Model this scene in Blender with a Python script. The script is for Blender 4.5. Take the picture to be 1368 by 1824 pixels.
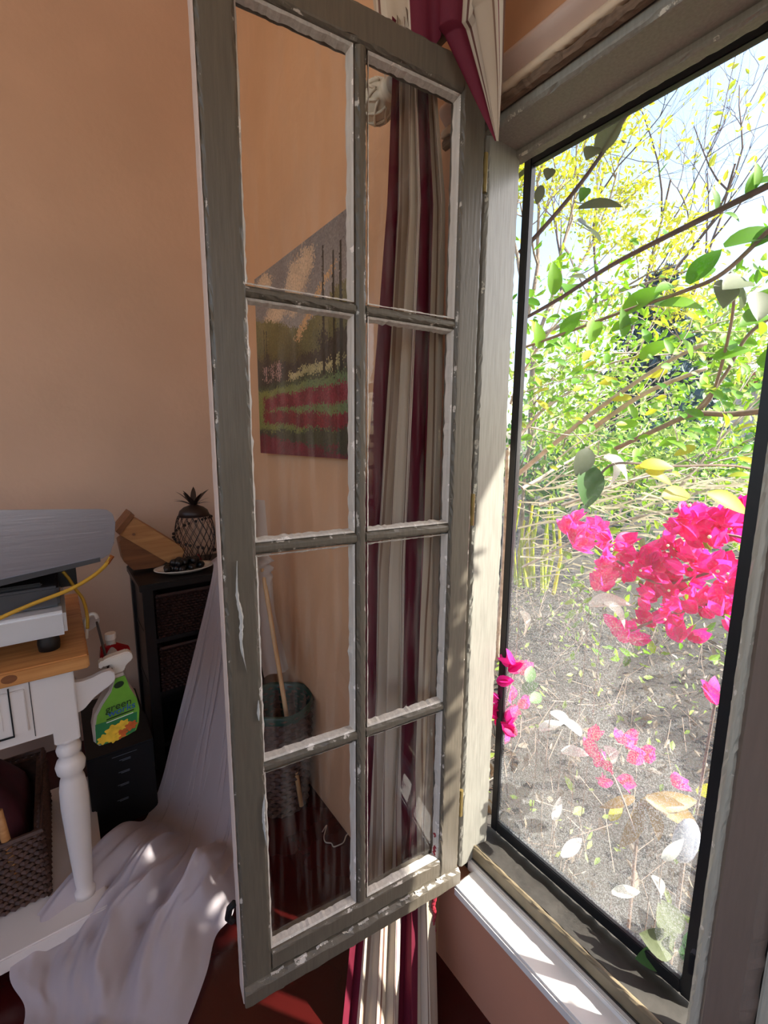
import bpy, bmesh, math, random
import numpy as np
from math import sin, cos, pi, radians
from mathutils import Vector, Matrix

random.seed(7); rng = np.random.default_rng(7)
SC = bpy.context.scene
COL = SC.collection
for o in list(bpy.data.objects): bpy.data.objects.remove(o)

# ------------------------------------------------------------------ camera
FPX, YAW, PITCH, ROLL = 800.0, 36.4, 9.1, 0.4
EYE = np.array([-.75, 0., 1.42])
_y, _p, _r = map(radians, (YAW, PITCH, ROLL))
FW = np.array([sin(_y)*cos(_p), cos(_y)*cos(_p), -sin(_p)])
_rt = np.array([cos(_y), -sin(_y), 0.]); _up = np.cross(_rt, FW)
RT = _rt*cos(_r) + _up*sin(_r); UP = -_rt*sin(_r) + _up*cos(_r)
cd = bpy.data.cameras.new('camera'); cam = bpy.data.objects.new('camera', cd); COL.objects.link(cam)
cd.sensor_fit = 'HORIZONTAL'; cd.sensor_width = 36; cd.lens = 36*FPX/1368; cd.clip_start = .02; cd.clip_end = 300
M = Matrix.Identity(4)
for i in range(3):
    M[i][0] = RT[i]; M[i][1] = UP[i]; M[i][2] = -FW[i]; M[i][3] = EYE[i]
cam.matrix_world = M
SC.camera = cam

def at(px, py, axis, val):
    """point of the photograph's pixel on an axis-aligned plane of the room"""
    r = FW*FPX + RT*(px-684) - UP*(py-912); i = 'xyz'.index(axis)
    return EYE + r*((val-EYE[i])/r[i])
def far(px, py, d):
    r = FW*FPX + RT*(px-684) - UP*(py-912); return EYE + r*(d/math.hypot(r[0], r[1]))

# ------------------------------------------------------------------ light
SUN_DIR = Vector((-.45, .60, -.64)).normalized()
W = bpy.data.worlds.new('world'); SC.world = W; W.use_nodes = True
wn = W.node_tree; wn.nodes.clear()
wo = wn.nodes.new('ShaderNodeOutputWorld'); bg = wn.nodes.new('ShaderNodeBackground'); sk = wn.nodes.new('ShaderNodeTexSky')
sk.sky_type = 'NISHITA'; sk.sun_disc = False; sk.sun_elevation = radians(40); sk.sun_rotation = math.atan2(-SUN_DIR.x, -SUN_DIR.y)
sk.air_density = 1.0; sk.dust_density = 2.2; sk.ozone_density = 1.0
bg.inputs[1].default_value = .30
wn.links.new(sk.outputs[0], bg.inputs[0]); wn.links.new(bg.outputs[0], wo.inputs[0])
sl = bpy.data.lights.new('sun', 'SUN'); sl.energy = 8.5; sl.angle = radians(.6); sl.color = (1, .95, .86)
so = bpy.data.objects.new('sun', sl); COL.objects.link(so); so.rotation_euler = SUN_DIR.to_track_quat('-Z', 'Y').to_euler()
so.location = (3, -4, 6)
vs = SC.view_settings
vs.view_transform = 'Standard'; vs.look = 'None'; vs.exposure = 0.9; vs.gamma = 1.0; vs.use_curve_mapping = False

# ------------------------------------------------------------------ materials
def lin(c):
    if isinstance(c, str): c = [int(c[i:i+2], 16)/255 for i in (0, 2, 4)]
    return tuple((v/12.92 if v <= .04045 else ((v+.055)/1.055)**2.4) for v in c)
class NT:
    def __init__(s, name):
        s.m = bpy.data.materials.new(name); s.m.use_nodes = True; s.t = s.m.node_tree; s.t.nodes.clear()
        s.out = s.n('OutputMaterial')
    def n(s, typ, **kw):
        nd = s.t.nodes.new('ShaderNode'+typ)
        for k, v in kw.items():
            if k in nd.inputs: nd.inputs[k].default_value = v
            else: setattr(nd, k, v)
        return nd
    def l(s, a, b): s.t.links.new(a, b)
    def ramp(s, fac, stops):
        r = s.n('ValToRGB'); s.l(fac, r.inputs[0]); e = r.color_ramp.elements
        while len(e) < len(stops): e.new(.5)
        for i, (p, c) in enumerate(stops): e[i].position = p; e[i].color = (*c, 1) if len(c) == 3 else c
        return r
    def mix(s, fac, a, b):
        x = s.n('Mix', data_type='RGBA')
        for sock, v in ((x.inputs[0], fac), (x.inputs[6], a), (x.inputs[7], b)):
            if hasattr(v, 'links'): s.l(v, sock)
            else: sock.default_value = v if not isinstance(v, tuple) else (*v, 1)
        return x.outputs[2]
def dark(c, k): return tuple(v*k for v in c)
def mk(name, col, rough=.6, var=.18, scale=8., bump=.15, bscale=60., metal=0., spec=.5, stretch=(1, 1, 1), bdist=.002):
    c = lin(col); N = NT(name); b = N.n('BsdfPrincipled', Roughness=rough, Metallic=metal)
    b.inputs['Specular IOR Level'].default_value = spec
    tc = N.n('TexCoord'); mp = N.n('Mapping'); mp.inputs['Scale'].default_value = stretch
    N.l(tc.outputs['Object'], mp.inputs[0])
    nz = N.n('TexNoise', Scale=scale, Detail=5.); N.l(mp.outputs[0], nz.inputs[0])
    r = N.ramp(nz.outputs[0], [(.3, dark(c, 1-var)), (.7, tuple(min(1, v*(1+var)) for v in c))])
    N.l(r.outputs[0], b.inputs['Base Color'])
    if bump:
        n2 = N.n('TexNoise', Scale=bscale, Detail=4.); N.l(mp.outputs[0], n2.inputs[0])
        bp = N.n('Bump', Strength=bump, Distance=bdist); N.l(n2.outputs[0], bp.inputs['Height']); N.l(bp.outputs[0], b.inputs['Normal'])
    N.l(b.outputs[0], N.out.inputs[0]); return N.m
def mk_attr(name, rough=.75, bump=.15, bscale=120., translucent=0., spec=.3):
    """colour from the 'Col' attribute (dyed cloth, paint strokes)"""
    N = NT(name); b = N.n('BsdfPrincipled', Roughness=rough); b.inputs['Specular IOR Level'].default_value = spec
    a = N.n('Attribute', attribute_name='Col'); N.l(a.outputs['Color'], b.inputs['Base Color'])
    tc = N.n('TexCoord'); nz = N.n('TexNoise', Scale=bscale, Detail=3.); N.l(tc.outputs['Object'], nz.inputs[0])
    bp = N.n('Bump', Strength=bump, Distance=.002); N.l(nz.outputs[0], bp.inputs['Height']); N.l(bp.outputs[0], b.inputs['Normal'])
    if translucent:
        t = N.n('BsdfTranslucent'); N.l(a.outputs['Color'], t.inputs[0]); mx = N.n('MixShader'); mx.inputs[0].default_value = translucent
        N.l(b.outputs[0], mx.inputs[1]); N.l(t.outputs[0], mx.inputs[2]); N.l(mx.outputs[0], N.out.inputs[0])
    else: N.l(b.outputs[0], N.out.inputs[0])
    return N.m
def mk_leaf(name, c0, c1, trans=.5, rough=.5, tcol=None):
    N = NT(name); b = N.n('BsdfPrincipled', Roughness=rough); t = N.n('BsdfTranslucent'); mx = N.n('MixShader'); mx.inputs[0].default_value = trans
    oi = N.n('ObjectInfo'); ge = N.n('Attribute', attribute_name='rnd')
    ad = N.n('Math', operation='ADD'); N.l(oi.outputs['Random'], ad.inputs[0]); N.l(ge.outputs['Fac'], ad.inputs[1])
    fr = N.n('Math', operation='FRACT'); N.l(ad.outputs[0], fr.inputs[0])
    r = N.ramp(fr.outputs[0], [(0, lin(c0)), (1, lin(c1))]); N.l(r.outputs[0], b.inputs['Base Color'])
    if tcol: t.inputs[0].default_value = (*lin(tcol), 1)
    else: N.l(r.outputs[0], t.inputs[0])
    N.l(b.outputs[0], mx.inputs[1]); N.l(t.outputs[0], mx.inputs[2]); N.l(mx.outputs[0], N.out.inputs[0]); return N.m
def mk_paint(name, base, chip, under, rough=.45, amount=.24, mott=.12):
    """old brushed paint, flaking where the 'edge' attribute marks an arris"""
    N = NT(name); b = N.n('BsdfPrincipled', Roughness=rough); tc = N.n('TexCoord')
    e = N.n('Attribute', attribute_name='edge')
    nz = N.n('TexNoise', Scale=38., Detail=6., Roughness=.65); N.l(tc.outputs['Object'], nz.inputs[0])
    mp = N.n('Mapping'); mp.inputs['Scale'].default_value = (60, 60, 5); N.l(tc.outputs['Object'], mp.inputs[0])
    br = N.n('TexNoise', Scale=3., Detail=4.); N.l(mp.outputs[0], br.inputs[0])
    c = lin(base); rb = N.ramp(br.outputs[0], [(.3, dark(c, 1-mott)), (.7, dark(c, 1+mott))])
    m = N.n('Math', operation='MULTIPLY_ADD'); N.l(e.outputs['Fac'], m.inputs[0]); m.inputs[1].default_value = amount; N.l(nz.outputs[0], m.inputs[2])
    k = N.ramp(m.outputs[0], [(.76, (0, 0, 0)), (.80, (1, 1, 1))])
    k2 = N.ramp(m.outputs[0], [(.93, (0, 0, 0)), (.97, (1, 1, 1))])
    c1 = N.mix(k.outputs[0], rb.outputs[0], lin(chip)); c2 = N.mix(k2.outputs[0], c1, lin(under))
    N.l(c2, b.inputs['Base Color'])
    hs = N.n('Math', operation='SUBTRACT'); N.l(br.outputs[0], hs.inputs[0]); N.l(k.outputs[0], hs.inputs[1])
    bp = N.n('Bump', Strength=.35, Distance=.0015); N.l(hs.outputs[0], bp.inputs['Height']); N.l(bp.outputs[0], b.inputs['Normal'])
    N.l(b.outputs[0], N.out.inputs[0]); return N.m
def mk_wood(name, c0, c1, rough=.5, axis=0, scale=5.):
    N = NT(name); b = N.n('BsdfPrincipled', Roughness=rough); tc = N.n('TexCoord'); mp = N.n('Mapping')
    s = [22., 22., 22.]; s[axis] = 1.6; mp.inputs['Scale'].default_value = s; N.l(tc.outputs['Object'], mp.inputs[0])
    nz = N.n('TexNoise', Scale=scale*.5, Detail=6., Distortion=.6); N.l(mp.outputs[0], nz.inputs[0])
    r = N.ramp(nz.outputs[0], [(.3, lin(c0)), (.7, lin(c1))]); N.l(r.outputs[0], b.inputs['Base Color'])
    bp = N.n('Bump', Strength=.15, Distance=.001); N.l(nz.outputs[0], bp.inputs['Height']); N.l(bp.outputs[0], b.inputs['Normal'])
    N.l(b.outputs[0], N.out.inputs[0]); return N.m
def mk_glass(name, dirt=.03, tint=(1, 1, 1)):
    N = NT(name); tr = N.n('BsdfTransparent', Color=(*tint, 1)); gl = N.n('BsdfGlossy', Roughness=.015); fr = N.n('Fresnel'); ge = N.n('NewGeometry'); im = N.n('MapRange'); N.l(ge.outputs['Backfacing'], im.inputs[0])
    im.inputs[3].default_value = 1.45; im.inputs[4].default_value = 1/1.45; N.l(im.outputs[0], fr.inputs['IOR'])   # same reflectance from either side of the thin pane
    mx = N.n('MixShader'); N.l(fr.outputs[0], mx.inputs[0]); N.l(tr.outputs[0], mx.inputs[1]); N.l(gl.outputs[0], mx.inputs[2])
    tc = N.n('TexCoord'); mp = N.n('Mapping'); mp.inputs['Scale'].default_value = (30, 30, 2.5); N.l(tc.outputs['Object'], mp.inputs[0])
    nz = N.n('TexNoise', Scale=2., Detail=5.); N.l(mp.outputs[0], nz.inputs[0])
    k = N.ramp(nz.outputs[0], [(.45, (0, 0, 0)), (.8, (dirt*3,)*3)])
    df = N.n('BsdfDiffuse', Color=(.8, .77, .7, 1)); m2 = N.n('MixShader'); N.l(k.outputs[0], m2.inputs[0])
    N.l(mx.outputs[0], m2.inputs[1]); N.l(df.outputs[0], m2.inputs[2]); N.l(m2.outputs[0], N.out.inputs[0]); return N.m
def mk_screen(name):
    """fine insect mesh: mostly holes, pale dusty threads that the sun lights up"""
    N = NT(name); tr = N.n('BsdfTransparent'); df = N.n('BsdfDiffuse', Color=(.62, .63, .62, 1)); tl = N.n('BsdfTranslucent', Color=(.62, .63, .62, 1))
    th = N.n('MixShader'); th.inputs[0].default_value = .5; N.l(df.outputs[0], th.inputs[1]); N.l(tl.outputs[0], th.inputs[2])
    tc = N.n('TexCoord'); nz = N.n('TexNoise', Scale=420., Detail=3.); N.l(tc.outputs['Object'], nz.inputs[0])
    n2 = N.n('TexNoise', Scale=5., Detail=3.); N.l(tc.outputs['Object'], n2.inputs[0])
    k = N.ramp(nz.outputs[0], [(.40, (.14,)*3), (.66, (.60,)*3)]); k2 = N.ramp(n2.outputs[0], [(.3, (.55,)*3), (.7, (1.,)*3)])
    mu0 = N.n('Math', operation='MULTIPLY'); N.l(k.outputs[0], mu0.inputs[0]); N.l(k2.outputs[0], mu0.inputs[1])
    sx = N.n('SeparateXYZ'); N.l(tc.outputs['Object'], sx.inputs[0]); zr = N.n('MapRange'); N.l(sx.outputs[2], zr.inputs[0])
    for q, v in zip((1, 2, 3, 4), (.50, .95, 1.15, .22)): zr.inputs[q].default_value = v   # more opaque over the lower half, thinner above
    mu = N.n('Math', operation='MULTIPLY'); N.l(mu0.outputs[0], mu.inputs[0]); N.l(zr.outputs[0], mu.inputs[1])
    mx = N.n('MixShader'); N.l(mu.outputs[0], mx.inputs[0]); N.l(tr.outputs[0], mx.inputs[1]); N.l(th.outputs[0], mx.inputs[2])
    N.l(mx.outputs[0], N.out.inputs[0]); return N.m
def mk_sheer(name, col, alpha=.88):
    N = NT(name); b = N.n('BsdfPrincipled', Roughness=.8); b.inputs['Base Color'].default_value = (*lin(col), 1); b.inputs['Specular IOR Level'].default_value = .15
    t = N.n('BsdfTranslucent', Color=(*lin(col), 1)); tr = N.n('BsdfTransparent')
    a = N.n('MixShader'); a.inputs[0].default_value = .35; N.l(b.outputs[0], a.inputs[1]); N.l(t.outputs[0], a.inputs[2])
    c = N.n('MixShader'); c.inputs[0].default_value = alpha; N.l(tr.outputs[0], c.inputs[1]); N.l(a.outputs[0], c.inputs[2]); N.l(c.outputs[0], N.out.inputs[0]); return N.m

MT = dict(
 wall=mk('plaster_terracotta', 'D0AE95', .55, .07, 2.2, .25, 35., spec=.4, bdist=.004),
 wall_r=mk('plaster_orange', 'CE9F78', .6, .06, 2.5, .25, 35., bdist=.004),
 wall_low=mk('plaster_salmon', 'C28A70', .6, .06, 3., .2, 40.),
 ceiling=mk('ceiling_paint', 'E3D3BF', .8, .04),
 floor=mk('polished_red_floor', '3C0D0C', .22, .25, 3., .08, 20.),
 sash=mk_paint('sash_grey_paint', '60594D', 'C4BCB0', 'C9A99A', .42, .17),
 sash_w=mk_paint('putty_white', 'C4BEB4', 'F0E9E0', '8F7F72',   .55, .22),
 frame=mk_paint('frame_green_grey_paint', '8C8A80', 'D9D6C6', 'B99A7E', .4, .18),
 post=mk_paint('post_taupe_paint', '7C6D62', 'E6E2D6', 'B59D86', .4, .10, .05),
 sill=mk('sill_white_paint', 'E6E3DE', .4, .06, 14., .15, 50.),
 track=mk('sill_track_tan', '7C7058', .5, .25, 20.),
 outer_sill=mk('outer_sill_weathered', '383530', .85, .35, 18., .5, 60.),
 black=mk('screen_black_metal', '1C1D20', .45, .2, 20.),
 rough_wood=mk('chipped_brown_wood', '6E5947', .8, .35, 30., .6, 40., stretch=(6, 1, 6)),
 cream=mk('cream_plaster_edge', 'D9C4A8', .6, .12, 20., .4, 40.),
 band=mk('plaster_band', 'CDB3A4', .3, .06, 6., .1),
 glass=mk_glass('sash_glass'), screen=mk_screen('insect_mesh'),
 curtain=mk_attr('striped_curtain_cloth', .65, .2, 150., .18),
 canvas=mk_attr('oil_paint', .45, .5, 90.), canvas_edge=mk('canvas_edge', '5A4636', .8, .2),
 rope=mk('cream_resin', 'D8CCB4', .5, .12, 40., .2), rod=mk('grey_rod', '8C8378', .4, .1),
 red_cord=mk('red_braid', '8E1B2C', .6, .2, 80.), red=mk('red_plastic', 'A5121C', .25, .05), red_cloth=mk('red_cloth', 'A81820', .7, .15),
 butcher=mk_wood('butcher_block', 'B0743C', 'D49A5E', .45, 0), pine=mk_wood('pine_board', 'A8713F', 'C8935C', .55, 0), pine_dark=mk_wood('pine_dark', '6E4020', '8B572F', .55, 0),
 stick=mk_wood('stick_wood', 'C09060', 'DDB480', .5, 2), white_wood=mk('white_cabinet_paint', 'DDD5D0', .4, .04, 6., .08),
 steel=mk('brushed_steel', '98959E', .36, .06, 6., .12, 30., metal=.85, stretch=(.4, 6, 6)), steel_dark=mk('dark_steel', '55565A', .4, .1, metal=.7),
 steel_white=mk('pale_tray_metal', 'DEDEE0', .3, .05, metal=.3), rubber=mk('black_rubber', '101012', .5, .1),
 yellow=mk('yellow_cord', 'C99B2E', .5, .12, 30.), copper=mk('copper_tip', '9A5A30', .35, .1, metal=.8),
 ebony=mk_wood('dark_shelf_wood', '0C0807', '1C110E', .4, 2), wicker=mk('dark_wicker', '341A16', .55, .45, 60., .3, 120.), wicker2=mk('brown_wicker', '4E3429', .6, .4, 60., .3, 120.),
 carton=mk('black_carton', '08090C', .5, .1), print=mk('pale_print', '7C808C', .6, .05), maroon=mk('maroon_cloth', '420F1B', .75, .2, 20.),
 sheer=mk_sheer('sheer_white_cloth', 'D8CED2', .90), lace=mk_sheer('lace_cloth', 'C9BBAE', .96),
 liner=mk('green_bin_liner', '1E3A2E', .3, .25, 30., .4, 30.), plate=mk('white_china', 'E6DFD2', .2, .03), grape=mk('dark_fruit', '0B0A0E', .28, .3, 60.),
 iron=mk('dark_bronze_wire', '2A1A14', .45, .2), string=mk('white_string', 'C9B7A6', .7, .05),
 spray_green=mk('bottle_green', '6FA83A', .3, .25, 14., 0), spray_dark=mk('bottle_dark_green', '2F7A48', .3, .15, 14., 0), spray_white=mk('white_plastic', 'EDE6DC', .35, .03), spray_yellow=mk('label_yellow', 'E9BE3A', .4, .2, 60.), spray_orange=mk('label_orange', 'C9622E', .4, .2, 60.),
 ink_dark=mk('ink_dark_green', '20361C', .4, .02), ink_blue=mk('ink_blue', '2C56A6', .4, .02), ink_white=mk('ink_white', 'EFF4E6', .4, .02),
 brass=mk('aged_brass', '8F7B49', .4, .25, 40., metal=.5), clear=mk('clear_bottle', 'C9C2BA', .3, .04),
 bark=mk('bark_grey', '8A7A6C', .85, .3, 25., .5, 50.), bark_pale=mk('bark_pale', 'B9AC9C', .85, .3, 25., .5, 50.), bark_dark=mk('bark_dark', '5A4B48', .8, .3, 25., .4, 50.),
 leaf_near=mk_leaf('leaf_bright_green', '569414', '84BC1C', .55), leaf_dull=mk_leaf('leaf_dusty_green', '566046', '727C58', .3), leaf_yellow=mk_leaf('leaf_yellow_green', 'A8B826', 'D4CA3C', .5),
 leaf_mid=mk_leaf('leaf_mid_green', '5A9018', '98BE26', .5), leaf_olive=mk_leaf('leaf_olive', '7C9A44', 'A9BE62', .45), leaf_deep=mk_leaf('leaf_deep_green', '3E6A34', '5E8A4A', .3),
 needle=mk_leaf('conifer_needles', '263C44', '3E5860', .1), straw=mk_leaf('dry_straw', '9A9074', 'CFC6AA', .4), litter=mk_leaf('litter_leaf', '51473A', '8A7F6C', .2),
 leaf_pale=mk_leaf('pale_leaf', 'DADFD6', 'F0F2EC', .4), leaf_orange=mk_leaf('orange_brown_leaf', '6E5A2C', '8A7038', .3),
 magenta=mk_leaf('magenta_bract', 'E2127E', 'FF4CBE', .55), pistil=mk('cream_flower', 'F2EBC8', .5, .05),
 soil=mk('garden_soil', '37332D', .95, .35, 3., .8, 12., bdist=.02), stucco=mk('house_stucco', 'C9B8AE', .8, .08), tile=mk('terracotta_tile', 'B5654A', .7, .2, 8.), dark_pane=mk('dark_window_pane', '3A4650', .15, .1),
 lit_edge=mk_paint('lit_edge_paint', 'B4B1A2', 'E6E2D6', '8B7C6A', .4, .15),  # paler tone stands for daylight on the mullion bevel and second sash
 edge=mk_paint('edge_side_lit_paint', 'D2BFB4', 'E9DFD6', '9A8576', .5, .12),  # pale paint with the pinkish side light put into its colour
 bounce=mk('bounce_ground_pale', 'B9AE9E', .9, .1, 2.),
 cactus=mk('cactus_blue_grey', 'A9B2C2', .7, .15, 20., .3), eave=mk('eave_boards', '8A7C6C', .8, .1),
)

# ------------------------------------------------------------------ object helpers
ORG = {}
def tag(o, label=None, cat=None, group=None, kind=None):
    if label: o['label'] = label
    if cat: o['category'] = cat
    if group: o['group'] = group
    if kind: o['kind'] = kind
    return o
def thing(name, loc, label, cat, group=None):
    o = bpy.data.objects.new(name, None); COL.objects.link(o); o.location = Vector(loc); o.empty_display_size = .05
    ORG[o] = np.array(loc, float); return tag(o, label, cat, group)
def mesh(name, V, F, m, smooth=False, bevel=0., attrs=None, facecol=None):
    me = bpy.data.meshes.new(name); me.from_pydata([tuple(map(float, v)) for v in V], [], [tuple(map(int, f)) for f in F])
    if bevel:
        bm = bmesh.new(); bm.from_mesh(me)
        bmesh.ops.bevel(bm, geom=bm.edges[:], offset=bevel, segments=2, affect='EDGES', clamp_overlap=True)
        bm.to_mesh(me); bm.free()
    for k, vals in (attrs or {}).items():
        a = me.attributes.new(k, 'FLOAT', 'POINT'); a.data.foreach_set('value', np.asarray(vals, np.float32))
    if facecol is not None:
        a = me.attributes.new('Col', 'FLOAT_COLOR', 'FACE'); c = np.ones((len(me.polygons), 4), np.float32); c[:, :3] = facecol; a.data.foreach_set('color', c.ravel())
    if smooth: me.polygons.foreach_set('use_smooth', [True]*len(me.polygons))
    me.materials.append(MT[m] if isinstance(m, str) else m); me.update(); return me
def obj(name, V, F, m, parent=None, **kw):
    """verts in world coordinates; parented meshes keep them relative to their thing's base"""
    V = np.asarray(V, float).reshape(-1, 3)
    if parent is not None: org = ORG[parent]
    else: org = np.array([(V[:, 0].min()+V[:, 0].max())/2, (V[:, 1].min()+V[:, 1].max())/2, V[:, 2].min()])
    me = mesh(name, V-org, F, m, **kw); o = bpy.data.objects.new(name, me); COL.objects.link(o); ORG[o] = org
    if parent is not None: o.parent = parent
    else: o.location = Vector(org)
    return o
def struct(name, V, F, m, parent=None, **kw):
    o = obj(name, V, F, m, parent, **kw)
    if parent is None: o['kind'] = 'structure'
    return o
def place(name, me, parent, loc, rot=(0, 0, 0), sc=1.):
    """another individual sharing mesh data"""
    o = bpy.data.objects.new(name, me); COL.objects.link(o)
    if parent is not None: o.parent = parent; loc = np.array(loc)-ORG[parent]
    o.location = Vector(loc); o.rotation_euler = rot; o.scale = (sc,)*3 if not hasattr(sc, '__len__') else sc
    return o
BF = [(0, 3, 2, 1), (4, 5, 6, 7), (0, 1, 5, 4), (1, 2, 6, 5), (2, 3, 7, 6), (3, 0, 4, 7)]
def box(x0, x1, y0, y1, z0, z1):
    return [(x0, y0, z0), (x1, y0, z0), (x1, y1, z0), (x0, y1, z0), (x0, y0, z1), (x1, y0, z1), (x1, y1, z1), (x0, y1, z1)], BF
def join(*parts):
    V, F = [], []
    for v, f in parts:
        n = len(V); V += [tuple(p) for p in v]; F += [tuple(i+n for i in q) for q in f]
    return V, F
def prism(poly, d0, d1, to3):
    n = len(poly); V = [to3(a, b, d0) for a, b in poly]+[to3(a, b, d1) for a, b in poly]
    F = [tuple(range(n))[::-1], tuple(range(n, 2*n))]+[(i, (i+1) % n, n+(i+1) % n, n+i) for i in range(n)]
    return V, F
XZ = lambda a, b, d: (a, d, b)
def tube(pts, r, n=6, caps=True):
    pts = [np.array(p, float) for p in pts]; V, F = [], []
    u = None
    for i, p in enumerate(pts):
        t = pts[min(i+1, len(pts)-1)]-pts[max(i-1, 0)]; t = t/(np.linalg.norm(t)+1e-12)
        if u is None: u = np.cross(t, (0, 0, 1) if abs(t[2]) < .9 else (1, 0, 0))
        u = u-t*(u@t); u = u/(np.linalg.norm(u)+1e-12); w = np.cross(t, u)
        rr = r(i/(len(pts)-1)) if callable(r) else r
        V += [tuple(p+rr*(cos(2*pi*k/n)*u+sin(2*pi*k/n)*w)) for k in range(n)]
    for i in range(len(pts)-1):
        F += [(i*n+k, i*n+(k+1) % n, (i+1)*n+(k+1) % n, (i+1)*n+k) for k in range(n)]
    if caps: F += [tuple(range(n))[::-1], tuple(range((len(pts)-1)*n, len(pts)*n))]
    return V, F
def lathe(prof, c, n=24, cap=True):
    V, F = [], []
    for r, z in prof: V += [(c[0]+r*cos(2*pi*k/n), c[1]+r*sin(2*pi*k/n), c[2]+z) for k in range(n)]
    for i in range(len(prof)-1): F += [(i*n+k, i*n+(k+1) % n, (i+1)*n+(k+1) % n, (i+1)*n+k) for k in range(n)]
    if cap: F += [tuple(range(n))[::-1], tuple(range((len(prof)-1)*n, len(prof)*n))]
    return V, F
def sphere(c, r, n=10, m=7, sz=1.):
    return lathe([(max(1e-4, r*sin(pi*i/m)), -r*sz*cos(pi*i/m)) for i in range(m+1)], c, n)
def catmull(P, k):
    P = [np.array(p, float) for p in P]; P = [2*P[0]-P[1]]+P+[2*P[-1]-P[-2]]; out = []
    for i in range(1, len(P)-2):
        for j in range(k):
            t = j/k; a, b, c, d = P[i-1], P[i], P[i+1], P[i+2]
            out.append(.5*(2*b+(c-a)*t+(2*a-5*b+4*c-d)*t*t+(3*b-a-3*c+d)*t**3))
    out.append(P[-2]); return out
def gridF(nr, nc): return [(i*nc+j, i*nc+j+1, (i+1)*nc+j+1, (i+1)*nc+j) for i in range(nr-1) for j in range(nc-1)]
def noise1(seed, n=8):
    r = np.random.default_rng(seed); a = r.normal(size=n); ph = r.uniform(0, 6.28, n)
    return lambda t: sum(a[k]/(k+1)*sin((k+1)*t*2.1+ph[k]) for k in range(n))*.5
def flake_bar(a, b, e1, e2, w1, w2, ch=.003, nseg=None, jit=.0012):
    """old timber member from a to b; e1/e2 = unit side axes, w1/w2 = extents (lo,hi); arrises chamfered and worn"""
    a, b, e1, e2 = (np.array(v, float) for v in (a, b, e1, e2)); L = np.linalg.norm(b-a); n = nseg or max(6, int(L/.012))
    (p, q), (s, t) = w1, w2
    g = ch+min(.0035, (q-p)*.2); h = ch+min(.0035, (t-s)*.2)
    sec = [(p+ch, s, 1), (p+g, s, 0), (q-g, s, 0), (q-ch, s, 1), (q, s+ch, 1), (q, s+h, 0), (q, t-h, 0), (q, t-ch, 1), (q-ch, t, 1), (q-g, t, 0), (p+g, t, 0), (p+ch, t, 1), (p, t-ch, 1), (p, t-h, 0), (p, s+h, 0), (p, s+ch, 1)]
    V, E = [], []
    for i in range(n+1):
        c = a+(b-a)*i/n
        for (u, v, e) in sec:
            j = jit*rng.normal() if e else 0.
            k = jit*rng.normal() if e else 0.
            cu = (p+q)/2; cv = (s+t)/2
            V.append(c+e1*(u-np.sign(u-cu)*abs(j))+e2*(v-np.sign(v-cv)*abs(k))); E.append(e)
    m = 16; F = [(i*m+k, i*m+(k+1) % m, (i+1)*m+(k+1) % m, (i+1)*m+k) for i in range(n) for k in range(m)]
    F += [tuple(range(m))[::-1], tuple(range(n*m, (n+1)*m))]
    return V, F, E
def fbar(name, m, parent, *a, kind=None, **kw):
    V, F, E = flake_bar(*a, **kw); o = obj(name, V, F, m, parent, attrs={'edge': E})
    if kind: o['kind'] = kind
    return o
X_, Y_, Z_ = np.eye(3)

# ================================================================== the room
CEIL = 3.6; YB = 2.40
struct('floor', *box(-4, .12, -3.2, 2.52, -.1, 0), 'floor')
struct('ceiling', *box(-4, .12, -3.2, 2.52, CEIL, CEIL+.1), 'ceiling')
struct('wall_back', *box(-4, .12, YB, YB+.12, 0, CEIL), 'wall')
# window wall: beside, above and below the two openings (the pieces are one plastered wall)
WR = struct('wall_right', *join(box(0, .12, .75, YB, 0, CEIL), box(0, .12, -.42, .75, 2.06, CEIL),
     box(0, .12, -3.2, -.42, 0, CEIL)), 'wall_r')
struct('wall_right_below_window', *box(0, .12, -.42, .75, 0, .29), 'wall_low')
struct('wall_left', *join(box(-4.12, -4, -3.2, 2.52, 0, 1.0), box(-4.12, -4, -3.2, 2.52, 3.4, CEIL), box(-4.12, -4, 2.0, 2.52, 1.0, 3.4), box(-4.12, -4, -3.2, -2.8, 1.0, 3.4)), 'wall')
struct('wall_front', *join(box(-4, -3.0, -3.32, -3.2, 0, CEIL), box(-.6, .12, -3.32, -3.2, 0, CEIL), box(-3.0, -.6, -3.32, -3.2, 3.0, CEIL), box(-3.0, -.6, -3.32, -3.2, 0, 1.2)), 'wall')
struct('roof_eave', *box(.12, 1.0, -5, 5, 2.66, 2.78), 'eave')

# ------------------------------------------------------------------ window frame
wf = thing('window_1', (.05, .4, .29), None, None); wf['kind'] = 'structure'
fbar('jamb', 'frame', wf, (0, 0, .33), (0, 0, 2.06), X_, Y_, (.008, .112), (.685, .75), ch=.004)
fbar('head', 'frame', wf, (0, .105, 0), (0, .75, 0), X_, Z_, (.004, .108), (2.022, 2.06), ch=.004)
fbar('head_stop', 'frame', wf, (0, .19, 0), (0, .70, 0), X_, Z_, (.095, .125), (2.008, 2.03), ch=.003)
obj('interior_sill', *box(-.03, .045, -.42, .672, .288, .315), 'sill', wf, bevel=.005)
obj('sill_rim', *box(.040, .052, .15, .69, .300, .328), 'sill', wf, bevel=.002)
fbar('sill_track', 'track', wf, (0, .15, 0), (0, .69, 0), X_, Z_, (.053, .066), (.30, .366), ch=.003)
_V, _F = [], []
for i in range(41):
    y = .14+.6*i/40
    for x, z in ((.066, .362), (.10, .355), (.14, .348), (.20, .335)): _V.append((x, y, z+.0015*rng.normal()))
obj('outer_sill', _V, gridF(41, 4), 'outer_sill', wf, smooth=True)
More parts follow.
